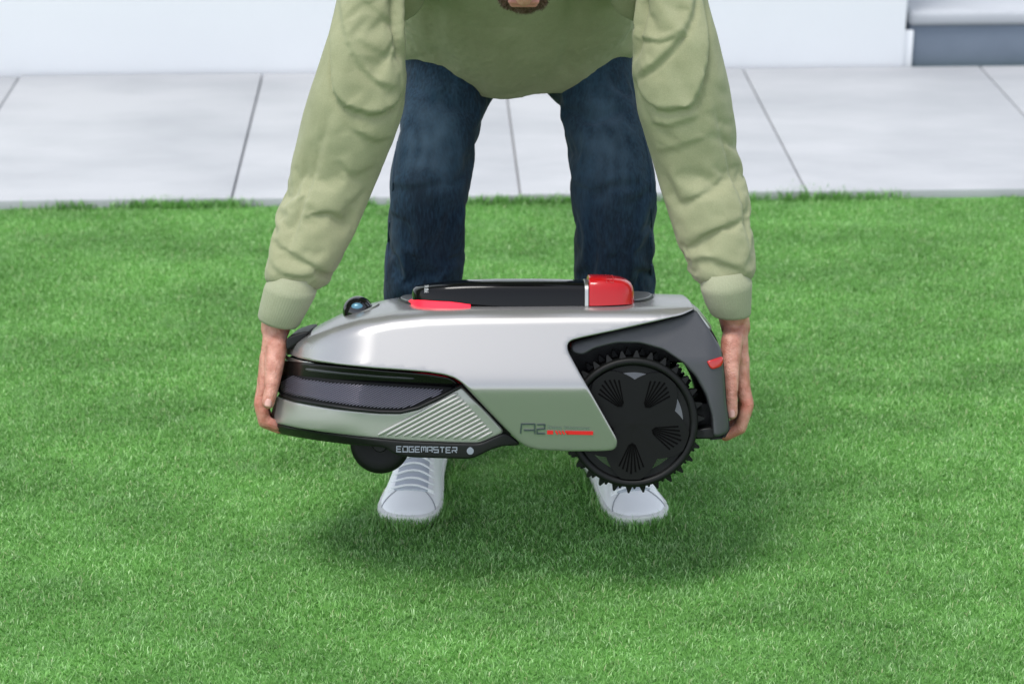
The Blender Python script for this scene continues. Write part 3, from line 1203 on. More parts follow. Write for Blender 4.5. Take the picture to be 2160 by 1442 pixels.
def arch_body(name, stations, m, wc=HW, parent=mower):
    rings = []
    for px, tpy, bpy_, hw in stations:
        v0 = L(px, bpy_, wc - hw).z
        lo, hi = -0.02, 0.12
        for _ in range(24):
            mid = (lo + hi) / 2
            if sil_py(px, wc, hw, v0, max(mid, 0.0002)) > tpy: lo = mid
            else: hi = mid
        h = max(lo, 0.001)
        P0 = L(px, bpy_, wc - hw)
        # smooth the section by sampling a Chaikin-rounded copy
        sec = [np.array(q, float) for q in SEC]
        out = [sec[0]]
        for a, b in zip(sec[:-1], sec[1:]):
            out += [a * .75 + b * .25, a * .25 + b * .75]
        out.append(sec[-1])
        rings.append([Vector((P0.x, wc + hw * q[0], v0 + h * q[1])) for q in out])
    V, F = loft(rings)
    return link(name, recalc(mesh(name, V, F)), m, parent, sharp=45), rings


hand_st = [(869, 610, 631, .088), (871, 606, 633, .103), (876, 602, 635, .118), (890, 599, 634.5, .130), (915, 595, 636, .142), (945, 592, 637.5, .148), (985, 589, 641, .151), (1050, 587.5, 645.5, .153),
           (1120, 587.3, 645.8, .153), (1180, 588, 645, .153), (1232, 590, 645, .152)]
_, hd_rings = arch_body('battery_cover', hand_st, M_cover)
arch_body('ring_trim', [(1233, 589, 645, .155), (1234, 588, 645.5, .156), (1241, 588, 645.5, .156), (1242, 589, 645, .155)], M_metal)
cap_st = [(1242, 582, 644, .152), (1243, 579.5, 645, .157), (1247, 578.3, 645, .158), (1270, 578.6, 644.5, .158), (1295, 580, 643.5, .156), (1312, 583.5, 642.5, .153), (1324, 588, 642, .147), (1332, 594, 641.5, .138),
          (1336, 601, 641, .130), (1338, 612, 640, .113)]
cap, cr_rings = arch_body('stop_button', cap_st, M_red)
# red lamp wedge glowing under the front of the battery cover
lamp = []
for px, t0, t1, hw in ((862, 634, 639, .085), (868, 633, 644, .105), (880, 633, 648.5, .130), (895, 634, 650.5, .146), (915, 635.5, 651.5, .154), (950, 637, 651.5, .158), (975, 640, 651, .158), (992, 643, 649.5, .156)):
    a = L(px, t0, HW - hw)
    b = L(px, t1, HW - hw - .002)
    lamp.append([a, b, Vector((b.x, 2 * HW - b.y, b.z)), Vector((a.x, 2 * HW - a.y, a.z))])
V, F = loft(lamp)
link('lamp_strip', recalc(mesh('lamp', V, F)), M_redlamp, mower, sharp=40)


# STOP embossed on the button, reading from the far side; small maker mark on the cover
def cap_map(rings):
    n = len(rings[0]) - 1
    X = [r[0].x for r in rings]

    def f(x, y):      # x: local u metres, y: 0..1 over the arch
        i = int(np.clip(np.searchsorted(X, x) - 1, 0, len(X) - 2))
        t = (x - X[i]) / (X[i + 1] - X[i] + 1e-9)
        k = y * n
        j = int(np.clip(math.floor(k), 0, n - 1))
        s = k - j
        a = rings[i][j].lerp(rings[i][j + 1], s)
        b = rings[i + 1][j].lerp(rings[i + 1][j + 1], s)
        return a.lerp(b, t) + Vector((0, -.0005, .0007))
    return f


def arch_text(name, txt, rings, px, y0, size_u, size_y, m, parent, flip=1):
    cu = bpy.data.curves.new('t', 'FONT')
    cu.body = txt
    ob = bpy.data.objects.new('t', cu)
    COL.objects.link(ob)
    me = bpy.data.meshes.new_from_object(ob.evaluated_get(bpy.context.evaluated_depsgraph_get()))
    bpy.data.objects.remove(ob)
    xs = [v.co.x for v in me.vertices]
    if not xs: return
    mx_ = max(xs)
    f = cap_map(rings)
    ux = L(px, 620, .1).x
    bm = bmesh.new()
    bm.from_mesh(me)
    bmesh.ops.triangulate(bm, faces=bm.faces)
    bmesh.ops.subdivide_edges(bm, edges=bm.edges, cuts=2)
    for v in bm.verts:
        v.co = f(ux + v.co.y * size_u * flip, y0 + (v.co.x / mx_) * size_y * flip)
    bm.to_mesh(me)
    bm.free()
    link(name, me, m, parent, smooth=False)


arch_text('stop_lettering', 'STOP', cr_rings, 1276, .20, 0.020, .36, M_redtext, mower)
arch_text('maker_mark', '\u8ffd\u89c5', hd_rings, 897, .12, 0.008, .20, M_inklight, mower)

# --- lidar dome
c0 = L(755, 656, .155)
bm = bmesh.new()
bmesh.ops.create_uvsphere(bm, u_segments=40, v_segments=24, radius=0.0268)
me = bpy.data.meshes.new('dome')
bm.to_mesh(me)
me.transform(Matrix.Translation(c0))
link('lidar_dome', me, M_gloss, mower)
me = bpy.data.meshes.new('lens')
bm2 = bmesh.new()
bmesh.ops.create_uvsphere(bm2, u_segments=32, v_segments=20, radius=1)
bm2.to_mesh(me)
me.transform(Matrix.Translation(c0 + Vector((0, -0.0150, 0.0075))) @ Matrix.Diagonal((0.0145, 0.0112, 0.0105, 1)))
link('lens', me, M_lens, mower)
bm.free(); bm2.free()
# tilted base plate
rings = []
for k, (rr, hz) in enumerate(((0.8, -.010), (1.0, -.002), (1.02, .001), (0.97, .003), (0.80, .0035))):
    ring = []
    for j in range(40):
        th = 2 * math.pi * j / 40
        x, y = 0.0335 * rr * math.cos(th), 0.045 * rr * math.sin(th)
        ring.append(Vector((x + .004, y, hz + x * 0.42)) + c0 + Vector((0, 0, -0.0035)))
    rings.append(ring)
V, F = loft(rings)
link('lidar_base', recalc(mesh('base', V, F)), M_metal, mower, sharp=60)
bar_obj('lidar_shadow_gap', [(731, 682), (745, 678), (760, 672), (772, 666)], 3.5, lambda a, b: 0.14, M_black, mower, nose=False, h=.004, depth=.02)

# --- wheels
wc0 = L(1335, 891, 0.034)
RS = (L(1336, 891, .034) - wc0).length


def lathe(prof, n=96, fac=None):
    rings = []
    for r_, z in prof:
        ring = []
        for j in range(n):
            th = 2 * math.pi * j / n
            zz = z + (fac(th, r_) if fac else 0)
            ring.append(Vector((r_ * math.cos(th), zz, r_ * math.sin(th))))
        rings.append(ring)
    return loft(rings)


def make_wheel(cw, sign):
    w = empty('rear_wheel')
    w.parent = mower
    w.location = (wc0.x, cw, wc0.z)
    if sign < 0: w.rotation_euler = (0, 0, math.pi)
    p = lambda r_: r_ * RS
    V, F = lathe([(p(120), .004), (p(122), -.001), (p(126), -.004), (p(133), -.004), (p(137), -.001), (p(138), .004), (p(138), .080), (p(134), .084), (p(120), .084)], 96)
    t = link('tyre', recalc(mesh('tyre', V, F)), M_rubber, w, sharp=50)
    # hub: bright sloping dish behind a dark five-lobed plate
    V, F = lathe([(p(70), -.003), (p(86), -.003), (p(119), .0085), (p(121), .0085)], 120)
    link('hub', recalc(mesh('hub', V, F)), M_facet, w, sharp=30)
    prof = []
    NS = 200
    rings = []
    for q in (0.04, .2, .4, .55, .70, .82, .92, 1.0):
        rings.append((q, -.0050 - .0015 * (1 - q)))
    VV, FF = [], []
    for q, z in rings + [(1.0, .0015)]:
        for jn in range(NS):
            th = 2 * math.pi * jn / NS
            k = ((th - R(52)) / (2 * math.pi / 5)) % 1.0
            d = abs(k - .5) * 2
            R1 = min(1.0, .76 + .24 * d / .72) * p(120.5)
            lobe = .0016 * max(0, d - .45) * q
            VV.append(Vector((R1 * q * math.cos(th), z + lobe, R1 * q * math.sin(th))))
    nr_ = len(rings) + 1
    for i_ in range(nr_ - 1):
        for jn in range(NS):
            kn = (jn + 1) % NS
            FF.append((i_ * NS + jn, i_ * NS + kn, (i_ + 1) * NS + kn, (i_ + 1) * NS + jn))
    VV.append(Vector((0, -.0068, 0)))
    for jn in range(NS): FF.append((jn, (jn + 1) % NS, len(VV) - 1))
    link('hub_plate', recalc(mesh('hub_plate', VV, FF)), M_hub, w, sharp=40)
    # dark slots drawn as thin ridges in five fans of seven
    bx = bevel_box(0, 0, 0, 1, 1, 1, 0)
    for f5 in range(5):
        base = R(52) + f5 * 2 * math.pi / 5
        for k in range(7):
            off = (k - 3)
            th0 = base + R(off * 2.6)
            th1 = base + R(off * 5.2)
            r0, r1 = p(42 + abs(off) * 1.5), p(108 - abs(off) * 4)
            a = Vector((r0 * math.cos(th0), 0, r0 * math.sin(th0)))
            b = Vector((r1 * math.cos(th1), 0, r1 * math.sin(th1)))
            d = (b - a).normalized()
            n = Vector((-d.z, 0, d.x))
            Vr = []
            for q, wd, zz in ((a, p(1.4), -.0052), (b, p(3.0), -.0036)):
                for sx, z_ in ((-1, .004), (-.55, -.0024), (.55, -.0024), (1, .004)):
                    Vr.append(q + n * wd * sx + Vector((0, zz + z_, 0)))
            Fr = [(0, 1, 5, 4), (1, 2, 6, 5), (2, 3, 7, 6), (0, 3, 2, 1), (4, 5, 6, 7), (0, 4, 7, 3)]
            link('rib', recalc(mesh('rib', Vr, Fr)), M_slot, w, smooth=False)
    # tread teeth, two staggered rows, sharing one mesh
    h, bw_, tw = p(15.5), p(7.5), p(1.7)
    rows = ((0.006, 0.030, 0), (0.052, 0.078, .5))
    base_me = None
    Vt = []
    z0, z1 = 0.0, 0.024
    for z in (z0, z1):
        Vt += [(-bw_, z, 0), (bw_, z, 0), (tw, z + (.003 if z == z0 else -.003), h), (-tw, z + (.003 if z == z0 else -.003), h)]
    Ft = [(0, 1, 2, 3), (4, 7, 6, 5), (0, 4, 5, 1), (1, 5, 6, 2), (2, 6, 7, 3), (3, 7, 4, 0)]
    tm = recalc(mesh('tread_lug', Vt, Ft))
    tm.materials.append(M_rubber)
    NT = 30
    for (za, zb, ph) in rows:
        for k in range(NT):
            th = 2 * math.pi * (k + ph) / NT + R(3)
            o = bpy.data.objects.new('tread_lug', tm)
            COL.objects.link(o)
            o.parent = w
            o.matrix_local = Matrix.Translation((math.cos(th) * p(136.5), za, math.sin(th) * p(136.5))) @ Matrix.Rotation(math.pi / 2 - th, 4, 'Y')
    V, F = lathe([(p(3), .084), (p(30), .086), (p(30), .13), (p(3), .13)], 32)
    link('axle', recalc(mesh('axle', V, F)), M_black, w)
    return w


make_wheel(0.034, 1)
make_wheel(2 * HW - 0.034, -1)

# front caster wheels: only the lower half of each shows under the skirt
for cw in (0.075, 2 * HW - .075 - .045):
    cc = L(801, 938, 0.07)
    w = empty('front_wheel')
    w.parent = mower
    w.location = (cc.x, cw, cc.z)
    rr = 65 * SC
    V, F = lathe([(.004, .004), (rr * .55, .002), (rr * .80, .000), (rr * .95, .004), (rr, .011), (rr, .034), (rr * .95, .041), (rr * .6, .045), (.004, .045)], 64)
    link('tyre', recalc(mesh('t', V, F)), M_rubber, w, sharp=50)
    V, F = lathe([(.003, -.004), (rr * .22, -.004), (rr * .26, .002)], 32)
    link('hub', recalc(mesh('t', V, F)), M_black, w, sharp=50)

# ------------------------------------------------------------------ person
person = empty('person', (0.01, 4.0, 0))
tag(person, 'person in sage green sweatshirt and dark jeans bending forward to lift the mower', 'person')
PINV = Matrix.Translation((-0.01, -4.0, 0))


def pchild(name, me, m, parent=None, **k):
    par = parent or person
    if par is person:
        me.transform(PINV)
    o = link(name, me, m, par, **k)
    return o


def capsule(bm, a, b, ra, rb, n=16):
    a, b = Vector(a), Vector(b)
    d = b - a
    ln = d.length
    if ln < 1e-6: d = Vector((0, 0, 1)); ln = 1e-6
    q = d.to_track_quat('Z', 'Y')
    rings = []
    m_ = 6
    for k in range(m_ + 1):
        th = -math.pi / 2 + (math.pi / 2) * k / m_
        rings.append((math.cos(th) * ra, math.sin(th) * ra))
    for k in range(m_ + 1):
        th = (math.pi / 2) * k / m_
        rings.append((math.cos(th) * rb, ln + math.sin(th) * rb))
    vs = []
    for r_, z in rings:
        vs.append([bm.verts.new(a + q @ Vector((max(r_, 1e-5) * math.cos(2 * math.pi * j / n), max(r_, 1e-5) * math.sin(2 * math.pi * j / n), z))) for j in range(n)])
    for i in range(len(vs) - 1):
        for j in range(n):
            k = (j + 1) % n
            bm.faces.new((vs[i][j], vs[i][k], vs[i + 1][k], vs[i + 1][j]))
    bm.faces.new(list(reversed(vs[0])))
    bm.faces.new(vs[-1])


def ellipsoid(bm, c, r_, rot=None, n=24):
    M = Matrix.Translation(c) @ (rot.to_4x4() if rot else Matrix.Identity(4)) @ Matrix.Diagonal((*r_, 1))
    bmesh.ops.create_uvsphere(bm, u_segments=n, v_segments=n // 2 + 2, radius=1, matrix=M)


def remesh(me, voxel, smooth=2, name='tmp'):
    o = bpy.data.objects.new(name, me)
    COL.objects.link(o)
    md = o.modifiers.new('r', 'REMESH')
    md.mode = 'VOXEL'
    md.voxel_size = voxel
    if smooth:
        s = o.modifiers.new('s', 'SMOOTH')
        s.iterations = smooth
        s.factor = 0.5
    dg = bpy.context.evaluated_depsgraph_get()
    res = bpy.data.meshes.new_from_object(o.evaluated_get(dg))
    bpy.data.objects.remove(o)
    return res


def chain(bm, pts, radii):
    for i in range(len(pts) - 1):
        capsule(bm, pts[i], pts[i + 1], radii[i], radii[i + 1])


def ML(px, py, w):
    return MW @ L(px, py, w)


# ---- body skeleton
bm = bmesh.new()
YA = 3.70
# head frame: face looks down towards the machine
PH = R(45)
HC = Vector((0.019, 3.555, 1.157))
HR = Matrix.Rotation(PH, 3, 'X')       # local -y is the face


def H(x, y, z): return HC + HR @ Vector((x, y, z))


ellipsoid(bm, H(0, .012, .035), (.074, .094, .085), HR)
ellipsoid(bm, H(0, -.028, -.028), (.060, .062, .078), HR)
ellipsoid(bm, H(0, -.060, -.088), (.030, .026, .026), HR)           # chin
capsule(bm, H(-.052, .010, -.045), H(-.022, -.062, -.088), .018, .018)
capsule(bm, H(.052, .010, -.045), H(.022, -.062, -.088), .018, .018)
capsule(bm, H(0, -.086, .020), H(0, -.104, -.022), .008, .013)       # nose
ellipsoid(bm, H(.011, -.094, -.027), (.008, .011, .008), HR)
ellipsoid(bm, H(-.011, -.094, -.027), (.008, .011, .008), HR)
capsule(bm, H(-.035, -.072, .032), H(.035, -.072, .032), .012, .012)  # brow
ellipsoid(bm, H(.034, -.068, -.005), (.022, .016, .018), HR)
ellipsoid(bm, H(-.034, -.068, -.005), (.022, .016, .018), HR)
ellipsoid(bm, H(.078, .012, -.002), (.008, .018, .030), HR)
ellipsoid(bm, H(-.078, .012, -.002), (.008, .018, .030), HR)
NB = Vector((0.015, 3.79, 1.13))
capsule(bm, H(0, .035, -.045), NB, .056, .062)
# trunk and limbs under the clothes
hipc = Vector((.012, 4.15, .87))
chain(bm, [NB, (0.012, 3.99, 1.07), hipc + Vector((0, .03, .03))], [.06, .07, .09])
shL, shR = Vector((-.245, 3.755, 1.065)), Vector((.268, 3.755, 1.065))
capsule(bm, (0.012, 3.89, 1.10), shL, .045, .03)
capsule(bm, (0.012, 3.89, 1.10), shR, .045, .03)


def hand(side):
    """wrist, palm, four fingers hooked under the machine, thumb on the front"""
    if side < 0:
        el_ = at(725, 300, 3.74)
        wr0 = at(600, 600, 3.625)
        wr = ML(581, 692, .172)
        sx = -1
        # (px, py, w) joints
        palm = [((578, 722), (558, 800)), ]
        f = lambda x, y, w: ML(x, y, w)
        kn = [(561, 806, .150), (559, 804, .170), (560, 802, .190), (564, 798, .209)]
        pip = [(551, 851, .146), (549, 851, .168), (551, 848, .190), (556, 842, .210)]
        dip = [(558, 888, .150), (557, 890, .170), (559, 886, .190), (562, 876, .209)]
        tip = [(583, 897, .152), (588, 903, .171), (588, 900, .190), (584, 890, .208)]
        th = [(584, 728, .142), (578, 776, .124), (573, 818, .112), (566, 849, .106)]
        wrp = [(592, 712, .19), (570, 712, .155)]
    else:
        el_ = at(1455, 300, 3.74)
        wr0 = at(1535, 600, 3.635)
        wr = ML(1552, 690, .190)
        f = lambda x, y, w: ML(x, y, w)
        kn = [(1564, 812, .172), (1566, 810, .192), (1564, 806, .212), (1560, 800, .230)]
        pip = [(1575, 854, .168), (1577, 854, .190), (1575, 850, .212), (1569, 842, .231)]
        dip = [(1562, 902, .170), (1562, 903, .191), (1560, 898, .211), (1556, 886, .229)]
        tip = [(1534, 917, .172), (1530, 919, .192), (1530, 915, .211), (1532, 903, .228)]
        th = [(1543, 722, .150), (1540, 776, .134), (1541, 830, .122), (1543, 871, .118)]
        wrp = None
    wr, wr0 = Vector(wr), Vector(wr0)
    chain(bm, [shL if side < 0 else shR, el_, wr0, wr], [.030, .031, .030, .0262])
    # palm: a slab of capsules from the wrist to each knuckle
    n4 = [f(*k) for k in kn]
    for i, k in enumerate(n4):
        off = Vector((0, (i - 1.5) * .010, 0))
        capsule(bm, wr + off * 1.0, k, .0205, .0145 - (.001 if i == 3 else 0))
        mid = (wr + off).lerp(k, .55)
        capsule(bm, mid, k, .0185, .0135)
    rad = [(.0132, .0119, .0107, .0096), (.0134, .0120, .0108, .0098), (.0126, .0114, .0102, .0093), (.0112, .0101, .0091, .0084)]
    for i in range(4):
        a, b, c, d = n4[i], f(*pip[i]), f(*dip[i]), f(*tip[i])
        chain(bm, [a, b, c, d], rad[i])
    t = [f(*k) for k in th]
    chain(bm, [wr.lerp(t[0], .4), t[0], t[1], t[2], t[3]], [.020, .0195, .0166, .0130, .0112])
    # thenar web between thumb and palm
    capsule(bm, t[0].lerp(t[1], .6), n4[0].lerp(wr, .45), .0145, .0150)
    return t, [f(*k) for k in tip], n4, [f(*k) for k in pip]


hL = hand(-1)
hR = hand(1)

# legs under the jeans
hipL, hipR = at(925, 130, 4.12), at(1265, 130, 4.12)
kneeL, kneeR = at(915, 420, 4.0), at(1288, 420, 4.0)
ankL, ankR = at(893, 900, 4.03), at(1296, 900, 4.03)
chain(bm, [hipc + Vector((-.07, 0, 0)), hipL, kneeL, ankL], [.10, .060, .050, .036])
chain(bm, [hipc + Vector((.07, 0, 0)), hipR, kneeR, ankR], [.10, .060, .050, .036])
capsule(bm, ankL, at(855, 1050, 3.86), .034, .03)
capsule(bm, ankR, at(1330, 1050, 3.86), .034, .03)
me = bpy.data.meshes.new('body')
bm.to_mesh(me)
bm.free()
me = remesh(me, 0.0033, 2)
# flush: knuckles and fingertips a little redder
co = np.empty(len(me.vertices) * 3, np.float32)
me.vertices.foreach_get('co', co)
co = co.reshape(-1, 3)
fl = np.zeros(len(co))
for h_ in (hL, hR):
    for grp, rr_, k_ in ((h_[1], .020, .35), (h_[2], .016, .30), (h_[3], .014, .45)):
        for p in grp:
            d = np.linalg.norm(co - np.array(p), axis=1)
            fl = np.maximum(fl, k_ * np.clip(1.6 - d / rr_, 0, 1))
# creases across thumb joints
nr = np.empty(len(me.vertices) * 3, np.float32)
me.vertices.foreach_get('normal', nr)
nr = nr.reshape(-1, 3)
disp = np.zeros(len(co))
for h_ in (hL, hR):
    t = h_[0]
    ax = np.array((t[3] - t[2]).normalized())
    c = np.array(t[2])
    for off in (-.003, .0005, .004):
        rel = co - c
        z = rel @ ax - off
        near_ = np.linalg.norm(rel, axis=1) < .022
        disp -= np.where(near_, .0008 * np.exp(-(z / .0011) ** 2), 0)
    for p in h_[3]:
        for off in (-.003, .002):
            rel = co - np.array(p)
            z = rel[:, 2] - off
            near_ = np.linalg.norm(rel, axis=1) < .018
            disp -= np.where(near_, .0006 * np.exp(-(z / .0012) ** 2), 0)
co += nr * disp[:, None].astype(np.float32)
me.vertices.foreach_set('co', co.ravel())
lc_ = (co - np.array(HC)) @ np.array(HR)
be = ((lc_[:, 2] < -.036) & (lc_[:, 1] < .035) & (lc_[:, 2] > -.135) & (np.abs(lc_[:, 0]) < .085) & (np.linalg.norm(lc_, axis=1) < .16)).astype(np.float32)
ab_ = me.attributes.new('stubble', 'FLOAT', 'POINT')
ab_.data.foreach_set('value', be)
at_ = me.attributes.new('flush', 'FLOAT', 'POINT')
at_.data.foreach_set('value', fl.astype(np.float32))
me.update()
body = pchild('body', me, M_skin, sharp=0)


def nail(t2, t3, rad, parent):
    d = (t3 - t2).normalized()
    toward = (CAM - t3).normalized()
    n = (toward - d * toward.dot(d)).normalized()
    s = d.cross(n)
    V, F = [], []
    for i in range(7):
        for j in range(7):
            u, v = (i / 6 * 2 - 1), (j / 6 * 2 - 1)
            wd = .0066 * (1 - .12 * max(0, v) ** 2) * (1 if abs(v) < .8 else .9)
            ang = u * .75
            p = t3 + d * (v * .0068 + .0012) + s * (wd / .75 * math.sin(ang)) + n * (rad * (math.cos(ang)) * 1.0 + .0002)
            V.append(p)
    for i in range(6):
        for j in range(6):
            F.append((i * 7 + j, (i + 1) * 7 + j, (i + 1) * 7 + j + 1, i * 7 + j + 1))
    me = mesh('nail', V, F)
    me.transform(PINV)
    o = link('nail', me, M_nail, parent)
    md = o.modifiers.new('s', 'SOLIDIFY')
    md.thickness = .0012
    md.offset = 0


nail(hL[0][2], hL[0][3], .0109, body)
nail(hR[0][2], hR[0][3], .0109, body)

# face details
bmh = bmesh.new()
for s_ in (-1, 1):
    ellipsoid(bmh, H(.033 * s_, -.0765, .006), (.0115, .0105, .0052), HR, 16)
me = bpy.data.meshes.new('eyes')
bmh.to_mesh(me)
bmh.free()
eye_ = pchild('eye', me, M_eye)
bmh = bmesh.new()
for s_ in (-1, 1):
    ellipsoid(bmh, H(.033 * s_, -.0845, .0045), (.0052, .0034, .0044), HR, 12)
me = bpy.data.meshes.new('iris')
bmh.to_mesh(me)
bmh.free()
me.transform(PINV)
link('iris', me, M_beard, eye_)
bmh = bmesh.new()
for s_ in (-1, 1):
    capsule(bmh, H(.020 * s_, -.094, .028), H(.048 * s_, -.086, .030), .0042, .0032)
me = bpy.data.meshes.new('eyebrows')
bmh.to_mesh(me)
bmh.free()
pchild('eyebrows', me, M_beard)
bmh = bmesh.new()
capsule(bmh, H(-.020, -.090, -.054), H(.020, -.090, -.054), .0055, .0055)
capsule(bmh, H(-.017, -.089, -.063), H(.017, -.089, -.063), .0060, .0060)
me = bpy.data.meshes.new('lips')
bmh.to_mesh(me)
bmh.free()
pchild('lips', me, M_lip)


def hair_fuzz(name, n, region, length, m, wdt=.0009):
    """short hairs rooted on the body surface"""
    mesh_ = body.data
    C = np.empty(len(mesh_.vertices) * 3, np.float32)
    mesh_.vertices.foreach_get('co', C)
    C = C.reshape(-1, 3) + np.array([.01, 4.0, 0], np.float32)
    Nn_ = np.empty(len(mesh_.vertices) * 3, np.float32)
    mesh_.vertices.foreach_get('normal', Nn_)
    Nn_ = Nn_.reshape(-1, 3)
    loc = (C - np.array(HC)) @ np.array(HR)      # into head frame
    ok = np.where(region(loc))[0]
    if len(ok) == 0: return
    pick = rng.choice(ok, n)
    V, F = [], []
    down = HR @ Vector((0, 0, -1))
    for i in pick:
        p = Vector(C[i]) + Vector(rng.uniform(-.0015, .0015, 3))
        nn = Vector(Nn_[i])
        d = (nn * .6 + down * .5 + Vector(rng.uniform(-.5, .5, 3))).normalized()
        s = d.cross(Vector(rng.uniform(-1, 1, 3))).normalized() * wdt
        l_ = length * rng.uniform(.5, 1.2)
        b = len(V)
        V += [p - s - nn * .001, p + s - nn * .001, p + d * l_]
        F.append((b, b + 1, b + 2))
    me = mesh(name, V, F)
    pchild(name, me, m, smooth=False)


hair_fuzz('beard', 9000, lambda l: ((l[:, 2] < -.040) & (l[:, 1] < .03) & (l[:, 2] > -.13) & ~((np.abs(l[:, 0]) < .022) & (l[:, 2] > -.07) & (l[:, 1] < -.07))), .006, M_beard)
hair_fuzz('hair', 14000, lambda l: ((l[:, 2] > -.01) & ((l[:, 1] > -.02) | (l[:, 2] > .075)) & (np.abs(l[:, 0]) < .084) & (l[:, 2] < .14) & (l[:, 1] < .13)), .028, M_beard, .0012)


# ---- sweatshirt
def tube(bm, rows, ratio=.88, n=28, e=2.3):
    """rows: (left px, right px, Y) -> closed lofted tube between silhouette pairs"""
    rings = []
    cs = []
    for (lx, ly), (rx, ry), Y in rows:
        A, B = at(lx, ly, Y), at(rx, ry, Y)
        cs.append(((A + B) / 2, (B - A) / 2))
    for i, (c, a) in enumerate(cs):
        t = (cs[min(i + 1, len(cs) - 1)][0] - cs[max(i - 1, 0)][0]).normalized()
        v = t.cross(a).normalized()
        r_ = a.length * (ratio[i] if isinstance(ratio, (list, tuple)) else ratio)
        ring = []
        for j in range(n):
            th = 2 * math.pi * j / n
            cx, sy = math.cos(th), math.sin(th)
            ring.append(c + a * math.copysign(abs(cx) ** (2 / e), cx) + v * r_ * math.copysign(abs(sy) ** (2 / e), sy))
        rings.append(ring)
    V, F = loft(rings)
    vs = [bm.verts.new(v) for v in V]
    for f in F:
        try: bm.faces.new([vs[i] for i in f])
        except ValueError: pass


bm = bmesh.new()
SL = [((742, -170), (900, -150), 3.79), ((722, -80), (862, -60), 3.745), ((712, 0), (848, 5), 3.72), ((694, 75), (853, 90), 3.705), ((668, 150), (858, 165), 3.70), ((641, 230), (853, 228), 3.705),
      ((624, 300), (828, 298), 3.71), ((606, 370), (797, 372), 3.705), ((590, 435), (767, 440), 3.68), ((573, 505), (733, 510), 3.655), ((560, 562), (706, 572), 3.635), ((556, 585), (690, 598), 3.625),
      ((561, 597), (668, 614), 3.62)]
tube(bm, SL)
SR = [((1310, -150), (1462, -170), 3.79), ((1338, -60), (1482, -80), 3.745), ((1343, 5), (1491, 0), 3.72), ((1335, 90), (1512, 70), 3.705), ((1333, 160), (1530, 150), 3.70), ((1345, 232), (1545, 225), 3.705),
      ((1366, 300), (1557, 290), 3.71), ((1388, 370), (1570, 360), 3.705), ((1412, 440), (1584, 430), 3.68), ((1434, 510), (1592, 500), 3.66), ((1452, 566), (1594, 556), 3.645), ((1465, 590), (1592, 578), 3.635),
      ((1478, 602), (1586, 590), 3.63)]
tube(bm, SR)
# trunk of the garment
capsule(bm, (0.012, 3.86, 1.11), (-.235, 3.80, 1.09), .085, .075)
capsule(bm, (0.012, 3.86, 1.11), (.255, 3.80, 1.09), .085, .075)
capsule(bm, (-.20, 3.84, 1.0), (-.235, 3.79, 1.09), .05, .065)
capsule(bm, (.22, 3.84, 1.0), (.255, 3.79, 1.09), .05, .065)
hemc = [(842, 122), (862, 138), (900, 161), (960, 190), (1020, 209), (1064, 216), (1110, 208), (1150, 202), (1210, 197), (1245, 184), (1285, 154), (1325, 128), (1345, 116)]
_q = []
for i in range(len(hemc) - 1):
    p0, p1, p2, p3 = [np.array(hemc[min(max(i + k, 0), len(hemc) - 1)], float) for k in (-1, 0, 1, 2)]
    for t in (0, .5):
        _q.append(tuple(0.5 * ((2 * p1) + (-p0 + p2) * t + (2 * p0 - 5 * p1 + 4 * p2 - p3) * t * t + (-p0 + 3 * p1 - 3 * p2 + p3) * t ** 3)))
hemc = _q + [hemc[-1]]
hem = []
for i, (x, y) in enumerate(hemc):
    t = i / (len(hemc) - 1) * 2 - 1
    hem.append(at(x, y, 4.02 + .09 * abs(t) ** 2.2))


def trunk_ring(cx, a, fY, fz, bY, bz, n=25, e=2.4):
    """front arc left->right then back arc right->left"""
    f = Vector((cx, fY, fz))
    b = Vector((cx, bY, bz))
    c = (f + b) / 2
    d = f - c
    out = []
    for i in range(n):
        th = math.pi - math.pi * i / (n - 1)
        out.append(c + Vector((a * math.copysign(abs(math.cos(th)) ** (2 / e), math.cos(th)), 0, 0)) + d * abs(math.sin(th)) ** (2 / e))
    for i in range(1, n - 1):
        th = math.pi * i / (n - 1)
        out.append(c + Vector((a * math.copysign(abs(math.cos(th)) ** (2 / e), math.cos(th)), 0, 0)) - d * abs(math.sin(th)) ** (2 / e))
    return out


def hem_ring(shift=0.0, dz=0.0, infl=1.0):
    out = []
    for p in hem:
        out.append(Vector(((p.x - .01) * infl + .01, p.y + shift, p.z + dz)))
    n = len(hem)
    L0, L1 = hem[0], hem[-1]
    for i in range(1, n - 1):
        th = math.pi * i / (n - 1)
        c = (L0 + L1) / 2
        out.append(Vector((c.x + (L1.x - c.x) * infl * math.copysign(abs(math.cos(th)) ** .8, math.cos(th)), c.y + .20 * abs(math.sin(th)) ** .8 + shift * 0, c.z + dz + .03 * math.sin(th))))
    return out


TR = [hem_ring(), hem_ring(-.022, .028, 1.02), trunk_ring(.010, .232, 3.945, .850, 4.27, 1.03), trunk_ring(.010, .235, 3.885, .940, 4.17, 1.13), trunk_ring(.010, .232, 3.835, 1.01, 4.06, 1.19),
      trunk_ring(.010, .215, 3.785, 1.06, 3.95, 1.215), trunk_ring(.012, .15, 3.735, 1.085, 3.86, 1.215), trunk_ring(.013, .075, 3.70, 1.105, 3.80, 1.20)]
V, F = loft(TR)
vs = [bm.verts.new(v) for v in V]
for f in F: bm.faces.new([vs[i] for i in f])
bmesh.ops.recalc_face_normals(bm, faces=bm.faces)
me = bpy.data.meshes.new('sw')
bm.to_mesh(me)
bm.free()
me = remesh(me, 0.0068, 4)


